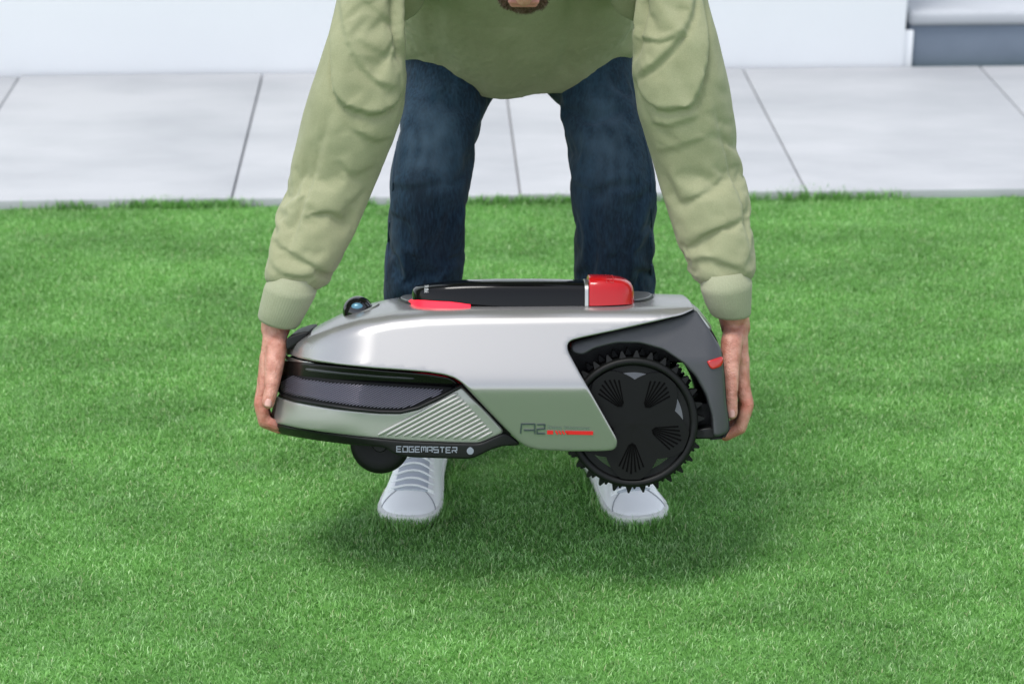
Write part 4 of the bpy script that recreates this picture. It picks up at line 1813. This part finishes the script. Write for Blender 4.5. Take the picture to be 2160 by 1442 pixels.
def fold_mesh(me, folds, amp_noise=.0016, nscale=9.0, seed=0.0, crease=0.0, sleeves=False):
    n = len(me.vertices)
    co = np.empty(n * 3, np.float32)
    me.vertices.foreach_get('co', co)
    co = co.reshape(-1, 3).astype(float)
    nr = np.empty(n * 3, np.float32)
    me.vertices.foreach_get('normal', nr)
    nr = nr.reshape(-1, 3).astype(float)
    X, Y = to_px(co)
    view = np.array([0, 0, CH]) - co
    view /= np.linalg.norm(view, axis=1)[:, None]
    facing = np.clip((nr * view).sum(1) * 3.0, 0, 1)
    D = np.zeros(n)
    for pts, sig, amp in folds:
        P = np.array(pts, float)
        # catmull smoothing of the fold line
        Q = [P[0]]
        for i in range(len(P) - 1):
            p0, p1, p2, p3 = P[max(i - 1, 0)], P[i], P[i + 1], P[min(i + 2, len(P) - 1)]
            for t in (0.25, .5, .75, 1.0):
                Q.append(0.5 * ((2 * p1) + (-p0 + p2) * t + (2 * p0 - 5 * p1 + 4 * p2 - p3) * t * t + (-p0 + 3 * p1 - 3 * p2 + p3) * t ** 3))
        Q = np.array(Q)
        best = np.full(n, 1e9)
        sgn = np.zeros(n)
        tt = np.zeros(n)
        m = len(Q) - 1
        for i in range(m):
            a, b = Q[i], Q[i + 1]
            ab = b - a
            l2 = (ab ** 2).sum() + 1e-9
            t = np.clip(((X - a[0]) * ab[0] + (Y - a[1]) * ab[1]) / l2, 0, 1)
            dx, dy = X - a[0] - ab[0] * t, Y - a[1] - ab[1] * t
            d = np.hypot(dx, dy)
            s = ab[0] * dy - ab[1] * dx
            k = d < best
            best[k] = d[k]
            sgn[k] = np.sign(s[k])
            tt[k] = (i + t[k]) / m
        endf = np.clip(np.minimum(tt, 1 - tt) / .18, 0, 1) ** .7
        endf = .15 + .85 * endf
        sd = best * sgn
        # a sharp valley with a soft roll on the far side
        if sig >= 14:
            D += amp * endf * np.exp(-(sd / sig) ** 2) * facing
        else:
            # overhanging cloth on one side, a sharp drop, a slow recovery on the other
            up_ = np.tanh(-sd / (.55 * sig))
            fall = np.where(sd < 0, np.exp(-(np.abs(sd) / (6.5 * sig)) ** 1.3), np.exp(-np.abs(sd) / (3.2 * sig)))
            D += abs(amp) * .95 * endf * up_ * fall * facing
            if abs(amp) >= .007: D -= abs(amp) * .55 * endf * np.exp(-((sd - .5 * sig) / (.8 * sig)) ** 2) * facing
    for i in range(n):
        p = co[i]
        D[i] += .00035 * noise.noise((p[0] * 70, p[1] * 70, p[2] * 70)) + amp_noise * noise.fractal((p[0] * nscale + seed, p[1] * nscale, p[2] * nscale * .8), .8, 2.1, 3)
        if crease and (not sleeves or X[i] < 846 or X[i] > 1338):
            sg_ = 1 if p[0] > 0.01 else -1
            u_ = p[2] * .95 + sg_ * p[0] * .30
            v_ = p[0] - sg_ * p[2] * .30
            wv = noise.noise((v_ * 5 + seed, u_ * 7, 3.1)) * .5
            q_ = noise.noise((v_ * 5.5 + 7, p[1] * 4, (u_ + .35 * sg_ * v_) * 17 + wv * 2))
            D[i] -= crease * max(0, 1 - abs(q_) * 2.6) ** 2 * (0.35 + noise.noise((v_ * 4, u_ * 5, 9.0))) * facing[i]
    co += nr * D[:, None]
    me.vertices.foreach_set('co', co.astype(np.float32).ravel())
    me.update()


A_ = -.0065
CLOTH_SOFT, CLOTH_N, CLOTH_SHRINK = .05, 16, -.032


def settle_cloth(me, pin, frames=22, shrink=-.10, keep=.3, bend=3.0):
    """let the garment buckle: slightly oversized cloth, pinned at its borders, inflated by the body inside"""
    import time
    t0 = time.time()
    o = bpy.data.objects.new('cloth_tmp', me)
    COL.objects.link(o)
    vg = o.vertex_groups.new(name='pin')
    for i, w in enumerate(pin):
        vg.add([i], float(w), 'REPLACE')
    md = o.modifiers.new('cloth', 'CLOTH')
    st = md.settings
    st.quality = 4
    st.mass = .25
    st.tension_stiffness = 30
    st.compression_stiffness = 30
    st.shear_stiffness = 12
    st.bending_stiffness = bend
    st.tension_damping = 12
    st.compression_damping = 12
    st.shear_damping = 8
    st.bending_damping = .8
    st.air_damping = 4
    st.shrink_min = shrink
    st.vertex_group_mass = 'pin'
    st.pin_stiffness = 1.0
    st.use_pressure = True
    st.uniform_pressure_force = .8
    st.effector_weights.gravity = .08
    md.collision_settings.use_collision = False
    md.collision_settings.use_self_collision = False
    md.point_cache.frame_start = 1
    md.point_cache.frame_end = frames
    for f in range(1, frames + 1):
        S.frame_set(f)
    dg = bpy.context.evaluated_depsgraph_get()
    res = bpy.data.meshes.new_from_object(o.evaluated_get(dg))
    bpy.data.objects.remove(o)
    S.frame_set(1)
    # keep the wrinkles, drop the slow drift of the whole sleeve
    n = len(res.vertices)
    c0_, c1_ = np.empty(n * 3, np.float32), np.empty(n * 3, np.float32)
    me.vertices.foreach_get('co', c0_)
    res.vertices.foreach_get('co', c1_)
    d = (c1_ - c0_).reshape(-1, 3).astype(float)
    E = np.empty(len(res.edges) * 2, np.int32)
    res.edges.foreach_get('vertices', E)
    E = E.reshape(-1, 2)
    deg = np.bincount(E.ravel(), minlength=n)[:, None] + 1e-9
    low = d.copy()
    for _ in range(90):
        acc = np.zeros_like(low)
        for k in range(3):
            acc[:, k] = np.bincount(E[:, 0], low[E[:, 1], k], n) + np.bincount(E[:, 1], low[E[:, 0], k], n)
        low = .35 * low + .65 * acc / deg
    out = c0_.reshape(-1, 3) + (d - low) * 1.0 + low * keep
    res.vertices.foreach_set('co', out.astype(np.float32).ravel())
    res.update()
    print('cloth', time.time() - t0, len(res.vertices))
    return res


def refine(me, levels=1, name='tmp'):
    o = bpy.data.objects.new(name, me)
    COL.objects.link(o)
    md = o.modifiers.new('s', 'SUBSURF')
    md.levels = md.render_levels = levels
    res = bpy.data.meshes.new_from_object(o.evaluated_get(bpy.context.evaluated_depsgraph_get()))
    bpy.data.objects.remove(o)
    return res
swf = [
    # left sleeve (viewer's left)
    ([(700, -20), (698, 73), (697, 155), (710, 206), (749, 232), (792, 239), (831, 224), (852, 192)], 5, -.0105),
    ([(714, -20), (734, 87), (763, 141), (802, 178), (850, 190)], 5, -.0065),
    ([(752, -15), (802, 29), (840, 52)], 5, -.003),
    ([(748, 80), (797, 107), (852, 116)], 5, -.003),
    ([(705, 225), (672, 330), (640, 430), (612, 520)], 10, .004),
    ([(742, 268), (785, 292), (828, 286)], 6, -.0055), ([(712, 330), (740, 362), (792, 340)], 7, -.0035), ([(735, 425), (765, 392)], 7, -.003),
    ([(660, 452), (690, 444), (728, 462)], 7, -.0035), ([(607, 528), (650, 553), (695, 578)], 7, -.005), ([(575, 560), (600, 580), (668, 586)], 5, -.004),
    # right sleeve
    ([(1340, 168), (1395, 128), (1450, 55), (1472, -20)], 5, -.008),
    ([(1336, 165), (1356, 202), (1390, 228), (1454, 223), (1474, 198), (1490, 146), (1495, 73), (1488, -20)], 5, -.0105),
    ([(1340, 82), (1395, 86), (1445, 66)], 5, -.005),
    ([(1372, 258), (1415, 262), (1478, 240)], 7, -.006), ([(1385, 318), (1440, 304), (1490, 285)], 8, -.0035),
    ([(1582, 540), (1565, 430), (1531, 315), (1500, 200)], 8, .0045),
    ([(1432, 425), (1490, 402), (1530, 370)], 8, -.004), ([(1450, 520), (1492, 492), (1552, 470)], 8, -.0035), ([(1462, 548), (1512, 552), (1570, 572)], 6, -.0045),
    # chest
    ([(835, -20), (838, 60), (852, 128)], 6, -.010), ([(1333, 128), (1345, 60), (1352, -20)], 6, -.010),
    ([(920, -10), (915, 80), (950, 160)], 24, -.006), ([(1215, -10), (1205, 70), (1190, 160)], 20, -.008), ([(1060, 60), (1065, 200)], 30, .005),
]
fold_mesh(me, swf, .0020, 7.0, 0.0, .0035, True)
nv_ = len(me.vertices)
co = np.empty(nv_ * 3, np.float32)
me.vertices.foreach_get('co', co)
co = co.reshape(-1, 3)
X, Y = to_px(co)
pin = np.full(nv_, CLOTH_SOFT)
hemy = np.interp(X, [p[0] for p in hemc], [p[1] for p in hemc])
pin = np.maximum(pin, np.clip(1.2 - np.abs(Y - hemy) / 26, 0, 1) * (np.abs(X - 1095) < 265))
pin = np.maximum(pin, np.clip(np.minimum(X - 838, 1350 - X) / 40, 0, 1) * .92)
pin = np.maximum(pin, np.where((X > 846) & (X < 1342) & (co[:, 1] > 4.03), 1, 0))
pin = np.maximum(pin, np.clip((-70 - Y) / 60, 0, 1))
for a_, b_ in (((556, 588), (672, 616)), ((1474, 604), (1590, 588))):
    t_ = ((X - a_[0]) * (b_[1] - a_[1]) - (Y - a_[1]) * (b_[0] - a_[0])) / math.hypot(b_[0] - a_[0], b_[1] - a_[1])
    sel = (X > a_[0] - 40) & (X < b_[0] + 60)
    pin = np.maximum(pin, np.where(sel, np.clip(1.0 - t_ / 26, 0, 1), 0))
me = settle_cloth(me, np.clip(pin, 0, 1), CLOTH_N, CLOTH_SHRINK)
me = refine(me, 1)
sweat = pchild('sweatshirt', me, M_sweat, sharp=0)


# cuffs, ribbed; hem band
def cuff(rows, Y):
    cs = []
    for (lx, ly), (rx, ry) in rows:
        A, B = at(lx, ly, Y), at(rx, ry, Y)
        cs.append(((A + B) / 2, (B - A) / 2))
    rings = []
    for i, (c, a) in enumerate(cs):
        t = (cs[min(i + 1, len(cs) - 1)][0] - cs[max(i - 1, 0)][0])
        if t.length < 1e-4: t = cs[-1][0] - cs[0][0]
        t.normalize()
        v = t.cross(a).normalized()
        ring = []
        n = 220
        for j in range(n):
            th = 2 * math.pi * j / n
            k = 1 + .006 * math.sin(th * 55)
            ring.append(c + (a * math.cos(th) + v * a.length * .82 * math.sin(th)) * k)
        rings.append(ring)
    V, F = loft(rings)
    me = recalc(mesh('cuff', V, F))
    me.transform(PINV)
    return link('cuff', me, M_rib, sweat, sharp=0)


cuff([((578, 572), (664, 588)), ((566, 594), (664, 610)), ((561, 597), (668, 614)), ((557, 606), (664, 626)), ((549, 640), (648, 656)), ((544, 664), (632, 684)), ((546, 670), (627, 689)), ((556, 671), (618, 685))], 3.612)
cuff([((1484, 576), (1574, 566)), ((1480, 600), (1582, 588)), ((1477, 603), (1586, 592)), ((1479, 614), (1586, 604)), ((1487, 638), (1585, 632)), ((1498, 659), (1584, 657)), ((1503, 664), (1582, 663)), ((1512, 662), (1572, 661))], 3.622)

# ---- jeans
bm = bmesh.new()
JL = [((852, 60), (1095, 70), 4.16), ((850, 140), (1070, 150), 4.10), ((846, 215), (1028, 222), 4.06), ((836, 300), (1006, 300), 4.02), ((825, 385), (988, 385), 3.99), ((819, 450), (979, 450), 3.99), ((813, 530), (975, 530), 4.0),
      ((811, 610), (972, 610), 4.01), ((811, 700), (968, 700), 4.02), ((814, 800), (964, 800), 4.02), ((822, 890), (956, 890), 4.02), ((828, 925), (950, 925), 4.02)]
tube(bm, JL, ratio=.95, n=32, e=2.15)
JR = [((1085, 70), (1335, 60), 4.16), ((1120, 150), (1338, 140), 4.10), ((1178, 215), (1345, 215), 4.06), ((1196, 290), (1361, 290), 4.02), ((1206, 370), (1379, 368), 3.99), ((1210, 440), (1379, 440), 3.99), ((1213, 520), (1380, 520), 4.0),
      ((1214, 600), (1377, 600), 4.01), ((1216, 700), (1372, 700), 4.02), ((1220, 800), (1366, 800), 4.02), ((1230, 890), (1358, 890), 4.02), ((1236, 925), (1352, 925), 4.02)]
tube(bm, JR, ratio=.95, n=32, e=2.15)
ellipsoid(bm, Vector((.010, 4.20, .90)), (.185, .115, .11))
me = bpy.data.meshes.new('jeans')
bm.to_mesh(me)
bm.free()
me = remesh(me, 0.0080, 3)
jf = [([(825, 385), (870, 392), (930, 380)], 8, -0.0042), ([(990, 370), (955, 395), (900, 400)], 9, -0.0042), ([(818, 440), (860, 470), (880, 520)], 12, -0.0042), ([(975, 430), (950, 480), (940, 560)], 12, -0.0053),
      ([(870, 440), (865, 520), (880, 600)], 14, -0.0042), ([(812, 520), (840, 540), (850, 590)], 8, -0.0032), ([(972, 545), (940, 560), (915, 600)], 9, -0.0042), ([(860, 170), (930, 215), (1010, 235)], 14, -0.0042),
      ([(1380, 370), (1340, 395), (1270, 400)], 9, -0.0053), ([(1208, 380), (1250, 400), (1300, 395)], 10, -0.0042), ([(1378, 395), (1350, 430), (1345, 480)], 9, -0.0053), ([(1380, 480), (1350, 490), (1320, 560)], 9, -0.0042),
      ([(1245, 430), (1250, 520), (1240, 600)], 15, -0.0042), ([(1300, 430), (1310, 520), (1330, 590)], 13, -0.0042), ([(1190, 230), (1250, 250), (1330, 230)], 14, -0.0042), ([(832, 320), (826, 420), (818, 560)], 4, -0.0021),
      ([(1368, 330), (1372, 420), (1372, 560)], 4, -0.0021)]
fold_mesh(me, jf, .0014, 9.0, 5.0, .0022)
nv_ = len(me.vertices)
co = np.empty(nv_ * 3, np.float32)
me.vertices.foreach_get('co', co)
co = co.reshape(-1, 3)
X, Y = to_px(co)
pin = np.maximum(.05, np.maximum(np.clip((190 - Y) / 40, 0, 1), np.clip((Y - 880) / 40, 0, 1)))
me = settle_cloth(me, pin, 12, -.05, .2, 5.0)
me = refine(me, 1)
n = len(me.vertices)
co = np.empty(n * 3, np.float32)
me.vertices.foreach_get('co', co)
co = co.reshape(-1, 3)
X, Y = to_px(co)
fade = np.zeros(n)
# worn thigh fronts (a wash pattern in the cloth itself)
for cx, cy, rx, ry, k in ((915, 275, 62, 95, .42), (1275, 270, 62, 105, .48), (905, 350, 60, 60, .30), (1290, 370, 60, 70, .25), (930, 540, 40, 60, .10), (1290, 540, 40, 70, .12)):
    fade += k * np.exp(-((X - cx) / rx) ** 2 - ((Y - cy) / ry) ** 2)
for i in range(n):
    p = co[i]
    fade[i] *= 0.75 + .6 * noise.noise((p[0] * 60, p[1] * 60, p[2] * 9)) + .35 * noise.noise((p[0] * 25, p[1] * 25, p[2] * 40))
fade = np.where(co[:, 1] < 4.04, fade, fade * .4)
a = me.attributes.new('fade', 'FLOAT', 'POINT')
a.data.foreach_set('value', np.clip(fade, 0, 1).astype(np.float32))
jeans = pchild('jeans', me, M_denim, sharp=0)
M_stitch = mat('denim_seam', (0.012, 0.03, 0.055), 0.9, bump=.6, bscale=500, bdist=.001)
for pts, Y_ in (([(838, 300), (829, 385), (823, 450), (818, 530), (816, 610)], 3.955), ([(1358, 290), (1374, 368), (1374, 440), (1375, 520), (1372, 600)], 3.955)):
    bm = bmesh.new()
    P = [at(x, y, Y_) for x, y in pts]
    # seam welt follows the cloth: snap to the nearest jeans vertex
    Q = []
    for p0, p1 in zip(P[:-1], P[1:]):
        for t in (0, .25, .5, .75):
            p = p0.lerp(p1, t)
            x_, y_ = to_px([tuple(p)])
            d = np.hypot(X - x_[0], Y - y_[0]) + np.where(co[:, 1] < 4.02, 0, 50)
            Q.append(Vector(co[int(np.argmin(d))]))
    chain(bm, Q, [.0022] * len(Q))
    mm = bpy.data.meshes.new('seam')
    bm.to_mesh(mm)
    bm.free()
    mm.transform(PINV)
    link('seam', mm, M_stitch, jeans)


# ---- shoes
def shoe(toe, heel, lean=0.0, name='shoe'):
    toe, heel = Vector(toe), Vector(heel)
    f = (toe - heel)
    LN = f.length
    f.normalize()
    s = Vector((-f.y, f.x, 0))       # to the left of travel
    up = Vector((0, 0, 1))
    root = empty('shoe')
    root.parent = person
    root.location = Vector(heel) - Vector((.01, 4.0, 0))
    inv = Matrix.Translation(-heel)
    # upper: stations along the length: t, half width, height, top flatness
    ST = [(0.0, .020, .035, 2.), (.012, .031, .064, 2.1), (.06, .037, .088, 2.2), (.16, .040, .104, 2.2), (.26, .041, .112, 2.2), (.36, .042, .110, 2.2), (.46, .045, .100, 2.2), (.56, .049, .086, 2.3), (.66, .053, .070, 2.4),
          (.76, .0565, .053, 2.5), (.84, .0575, .043, 2.6), (.90, .055, .038, 2.6), (.95, .047, .034, 2.5), (.98, .036, .030, 2.3), (1.0, .018, .024, 2.)]

    def section(t):
        hw = interp(t, [(a[0], a[1]) for a in ST])
        h = interp(t, [(a[0], a[2]) for a in ST])
        return hw, h

    def spt(t, th, infl=0.0):
        hw, h = section(t)
        e = interp(t, [(a[0], a[3]) for a in ST])
        x = math.copysign(abs(math.cos(th)) ** (2 / e), math.cos(th)) * (hw + infl)
        y = abs(math.sin(th)) ** (1.55 / 1.0 if False else 2 / e) * (h - .018 + infl)
        return heel + f * (t * LN) + s * x + up * (.018 + y)
    rings = []
    ts = [0, .012, .03, .06, .1, .16, .21, .26, .31, .36, .41, .46, .51, .56, .61, .66, .71, .76, .8, .84, .87, .90, .93, .955, .975, .99, 1.0]
    for t in ts:
        rings.append([spt(t, math.pi * k / 24) for k in range(25)])
    V, F = loft(rings, closed=True)
    me = recalc(mesh('upper', V, F))
    me.transform(inv)
    link('upper', me, M_shoe, root, sharp=60)
    # sole
    rings = []
    for z, g_ in ((0.0, -.002), (.004, .003), (.022, .0045), (.027, .003), (.028, -.002)):
        ring = []
        for t in ts:
            hw, h = section(t)
            ring.append(heel + f * (t * LN * 1.02 - .003) + s * (hw + g_) + up * z)
        for t in reversed(ts):
            hw, h = section(t)
            ring.append(heel + f * (t * LN * 1.02 - .003) - s * (hw + g_) + up * z)
        rings.append(ring)
    V, F = loft(rings)
    me = recalc(mesh('sole', V, F))
    me.transform(inv)
    link('sole', me, M_sole, root, sharp=50)
    # tongue
    rings = []
    for t in (.22, .30, .40, .5, .6, .7, .80):
        ring = []
        for k in range(9):
            th = math.pi / 2 + (k / 8 - .5) * .95
            ring.append(spt(t, th, .0035 + (.012 if t < .25 else 0)))
        for k in range(8, -1, -1):
            th = math.pi / 2 + (k / 8 - .5) * .95
            ring.append(spt(t, th, -.003))
        rings.append(ring)
    V, F = loft(rings)
    me = recalc(mesh('tongue', V, F))
    me.transform(inv)
    link('tongue', me, M_tongue, root, sharp=60)
    # eyestays: raised bands either side of the lacing
    for sg in (-1, 1):
        rings = []
        for t in (.26, .34, .42, .5, .58, .66, .73, .795):
            c = math.pi / 2 + sg * .62
            ring = [spt(t, c + sg * (k / 4 - .5) * .42, .0030 * (1 if k not in (0, 4) else .3)) for k in range(5)] + [spt(t, c + sg * (k / 4 - .5) * .42, -.002) for k in range(4, -1, -1)]
            rings.append(ring)
        V, F = loft(rings)
        me = recalc(mesh('eyestay', V, F))
        me.transform(inv)
        link('eyestay', me, M_shoe, root, sharp=60)
    # laces
    for i in range(11):
        t = .31 + i * .0475
        bm = bmesh.new()
        pts = [spt(t + .006 * math.sin(k), math.pi / 2 + (k / 10 - .5) * 1.35, .0058 - .0030 * abs(k / 5 - 1) ** 3) for k in range(11)]
        chain(bm, pts, [.0023] * 11)
        me = bpy.data.meshes.new('lace')
        bm.to_mesh(me)
        bm.free()
        me.transform(inv)
        link('lace', me, M_lace, root)
    # toe seam
    for sg in (-1, 1):
        bm = bmesh.new()
        pts = [spt(.80 + k * .018, math.pi / 2 + sg * (.42 + k * .13), .0004) for k in range(8)]
        chain(bm, pts, [.0011] * 8)
        me = bpy.data.meshes.new('toe_seam')
        bm.to_mesh(me)
        bm.free()
        me.transform(inv)
        link('toe_seam', me, M_seam, root)
    # ankle collar
    bm = bmesh.new()
    pts = []
    for k in range(25):
        th = 2 * math.pi * k / 24
        pts.append(heel + f * (LN * .135 + LN * .115 * math.cos(th)) + s * (.033 * math.sin(th)) + up * (.103 + .008 * math.cos(th)))
    chain(bm, pts, [.006] * 25)
    me = bpy.data.meshes.new('collar')
    bm.to_mesh(me)
    bm.free()
    me.transform(inv)
    link('collar', me, M_shoe, root)


def gpt(px, py):
    d = ray(px, py)
    t = -CH / d.z
    p = CAM + d * t
    p.z = 0
    return p


for a_, b_ in (((857, 1111), (906, 947)), ((1357, 1111), (1256, 953))):
    pa, pb = gpt(*a_), gpt(*b_)
    pa.z = pb.z = -.005
    shoe(pa, pb)


def shoe_tufts():
    V, F, RN = [], [], []
    for a_, b_ in (((857, 1111), (906, 947)), ((1357, 1111), (1256, 953))):
        pa, pb = gpt(*a_), gpt(*b_)
        f = (pa - pb).normalized()
        s_ = Vector((-f.y, f.x, 0))
        for q in range(900):
            if random.random() < .6:
                th = random.uniform(-1.6, 1.6)
                rr = .064 + abs(random.gauss(0, .010))
                p = pa - f * .058 + f * (rr * math.cos(th)) + s_ * (rr * math.sin(th))
            else:
                p = pb.lerp(pa, random.uniform(.1, .85)) + s_ * random.choice((-1, 1)) * (.060 + abs(random.gauss(0, .008)))
            h = random.uniform(.014, .030)
            a = random.uniform(0, 6.28)
            dx, dy = math.cos(a) * .0010, math.sin(a) * .0010
            b = random.uniform(0, 6.28)
            ln = random.uniform(.1, .7)
            lx, ly = math.cos(b) * math.sin(ln) * h, math.sin(b) * math.sin(ln) * h
            i = len(V)
            V += [(p.x - dx, p.y - dy, 0), (p.x + dx, p.y + dy, 0), (p.x + dx * .8 + lx * .4, p.y + dy * .8 + ly * .4, h * .6),
                  (p.x - dx * .8 + lx * .4, p.y - dy * .8 + ly * .4, h * .6), (p.x + lx, p.y + ly, h)]
            F += [(i, i + 1, i + 2, i + 3), (i + 3, i + 2, i + 4)]
            RN += [random.random()] * 5
    me = mesh('shoe_grass', V, F)
    a = me.attributes.new('rnd', 'FLOAT', 'POINT')
    a.data.foreach_set('value', RN)
    tag(link('grass.002', me, M_grass, smooth=False), 'slightly longer grass blades standing up round the white shoes', 'grass', kind='stuff')


shoe_tufts()
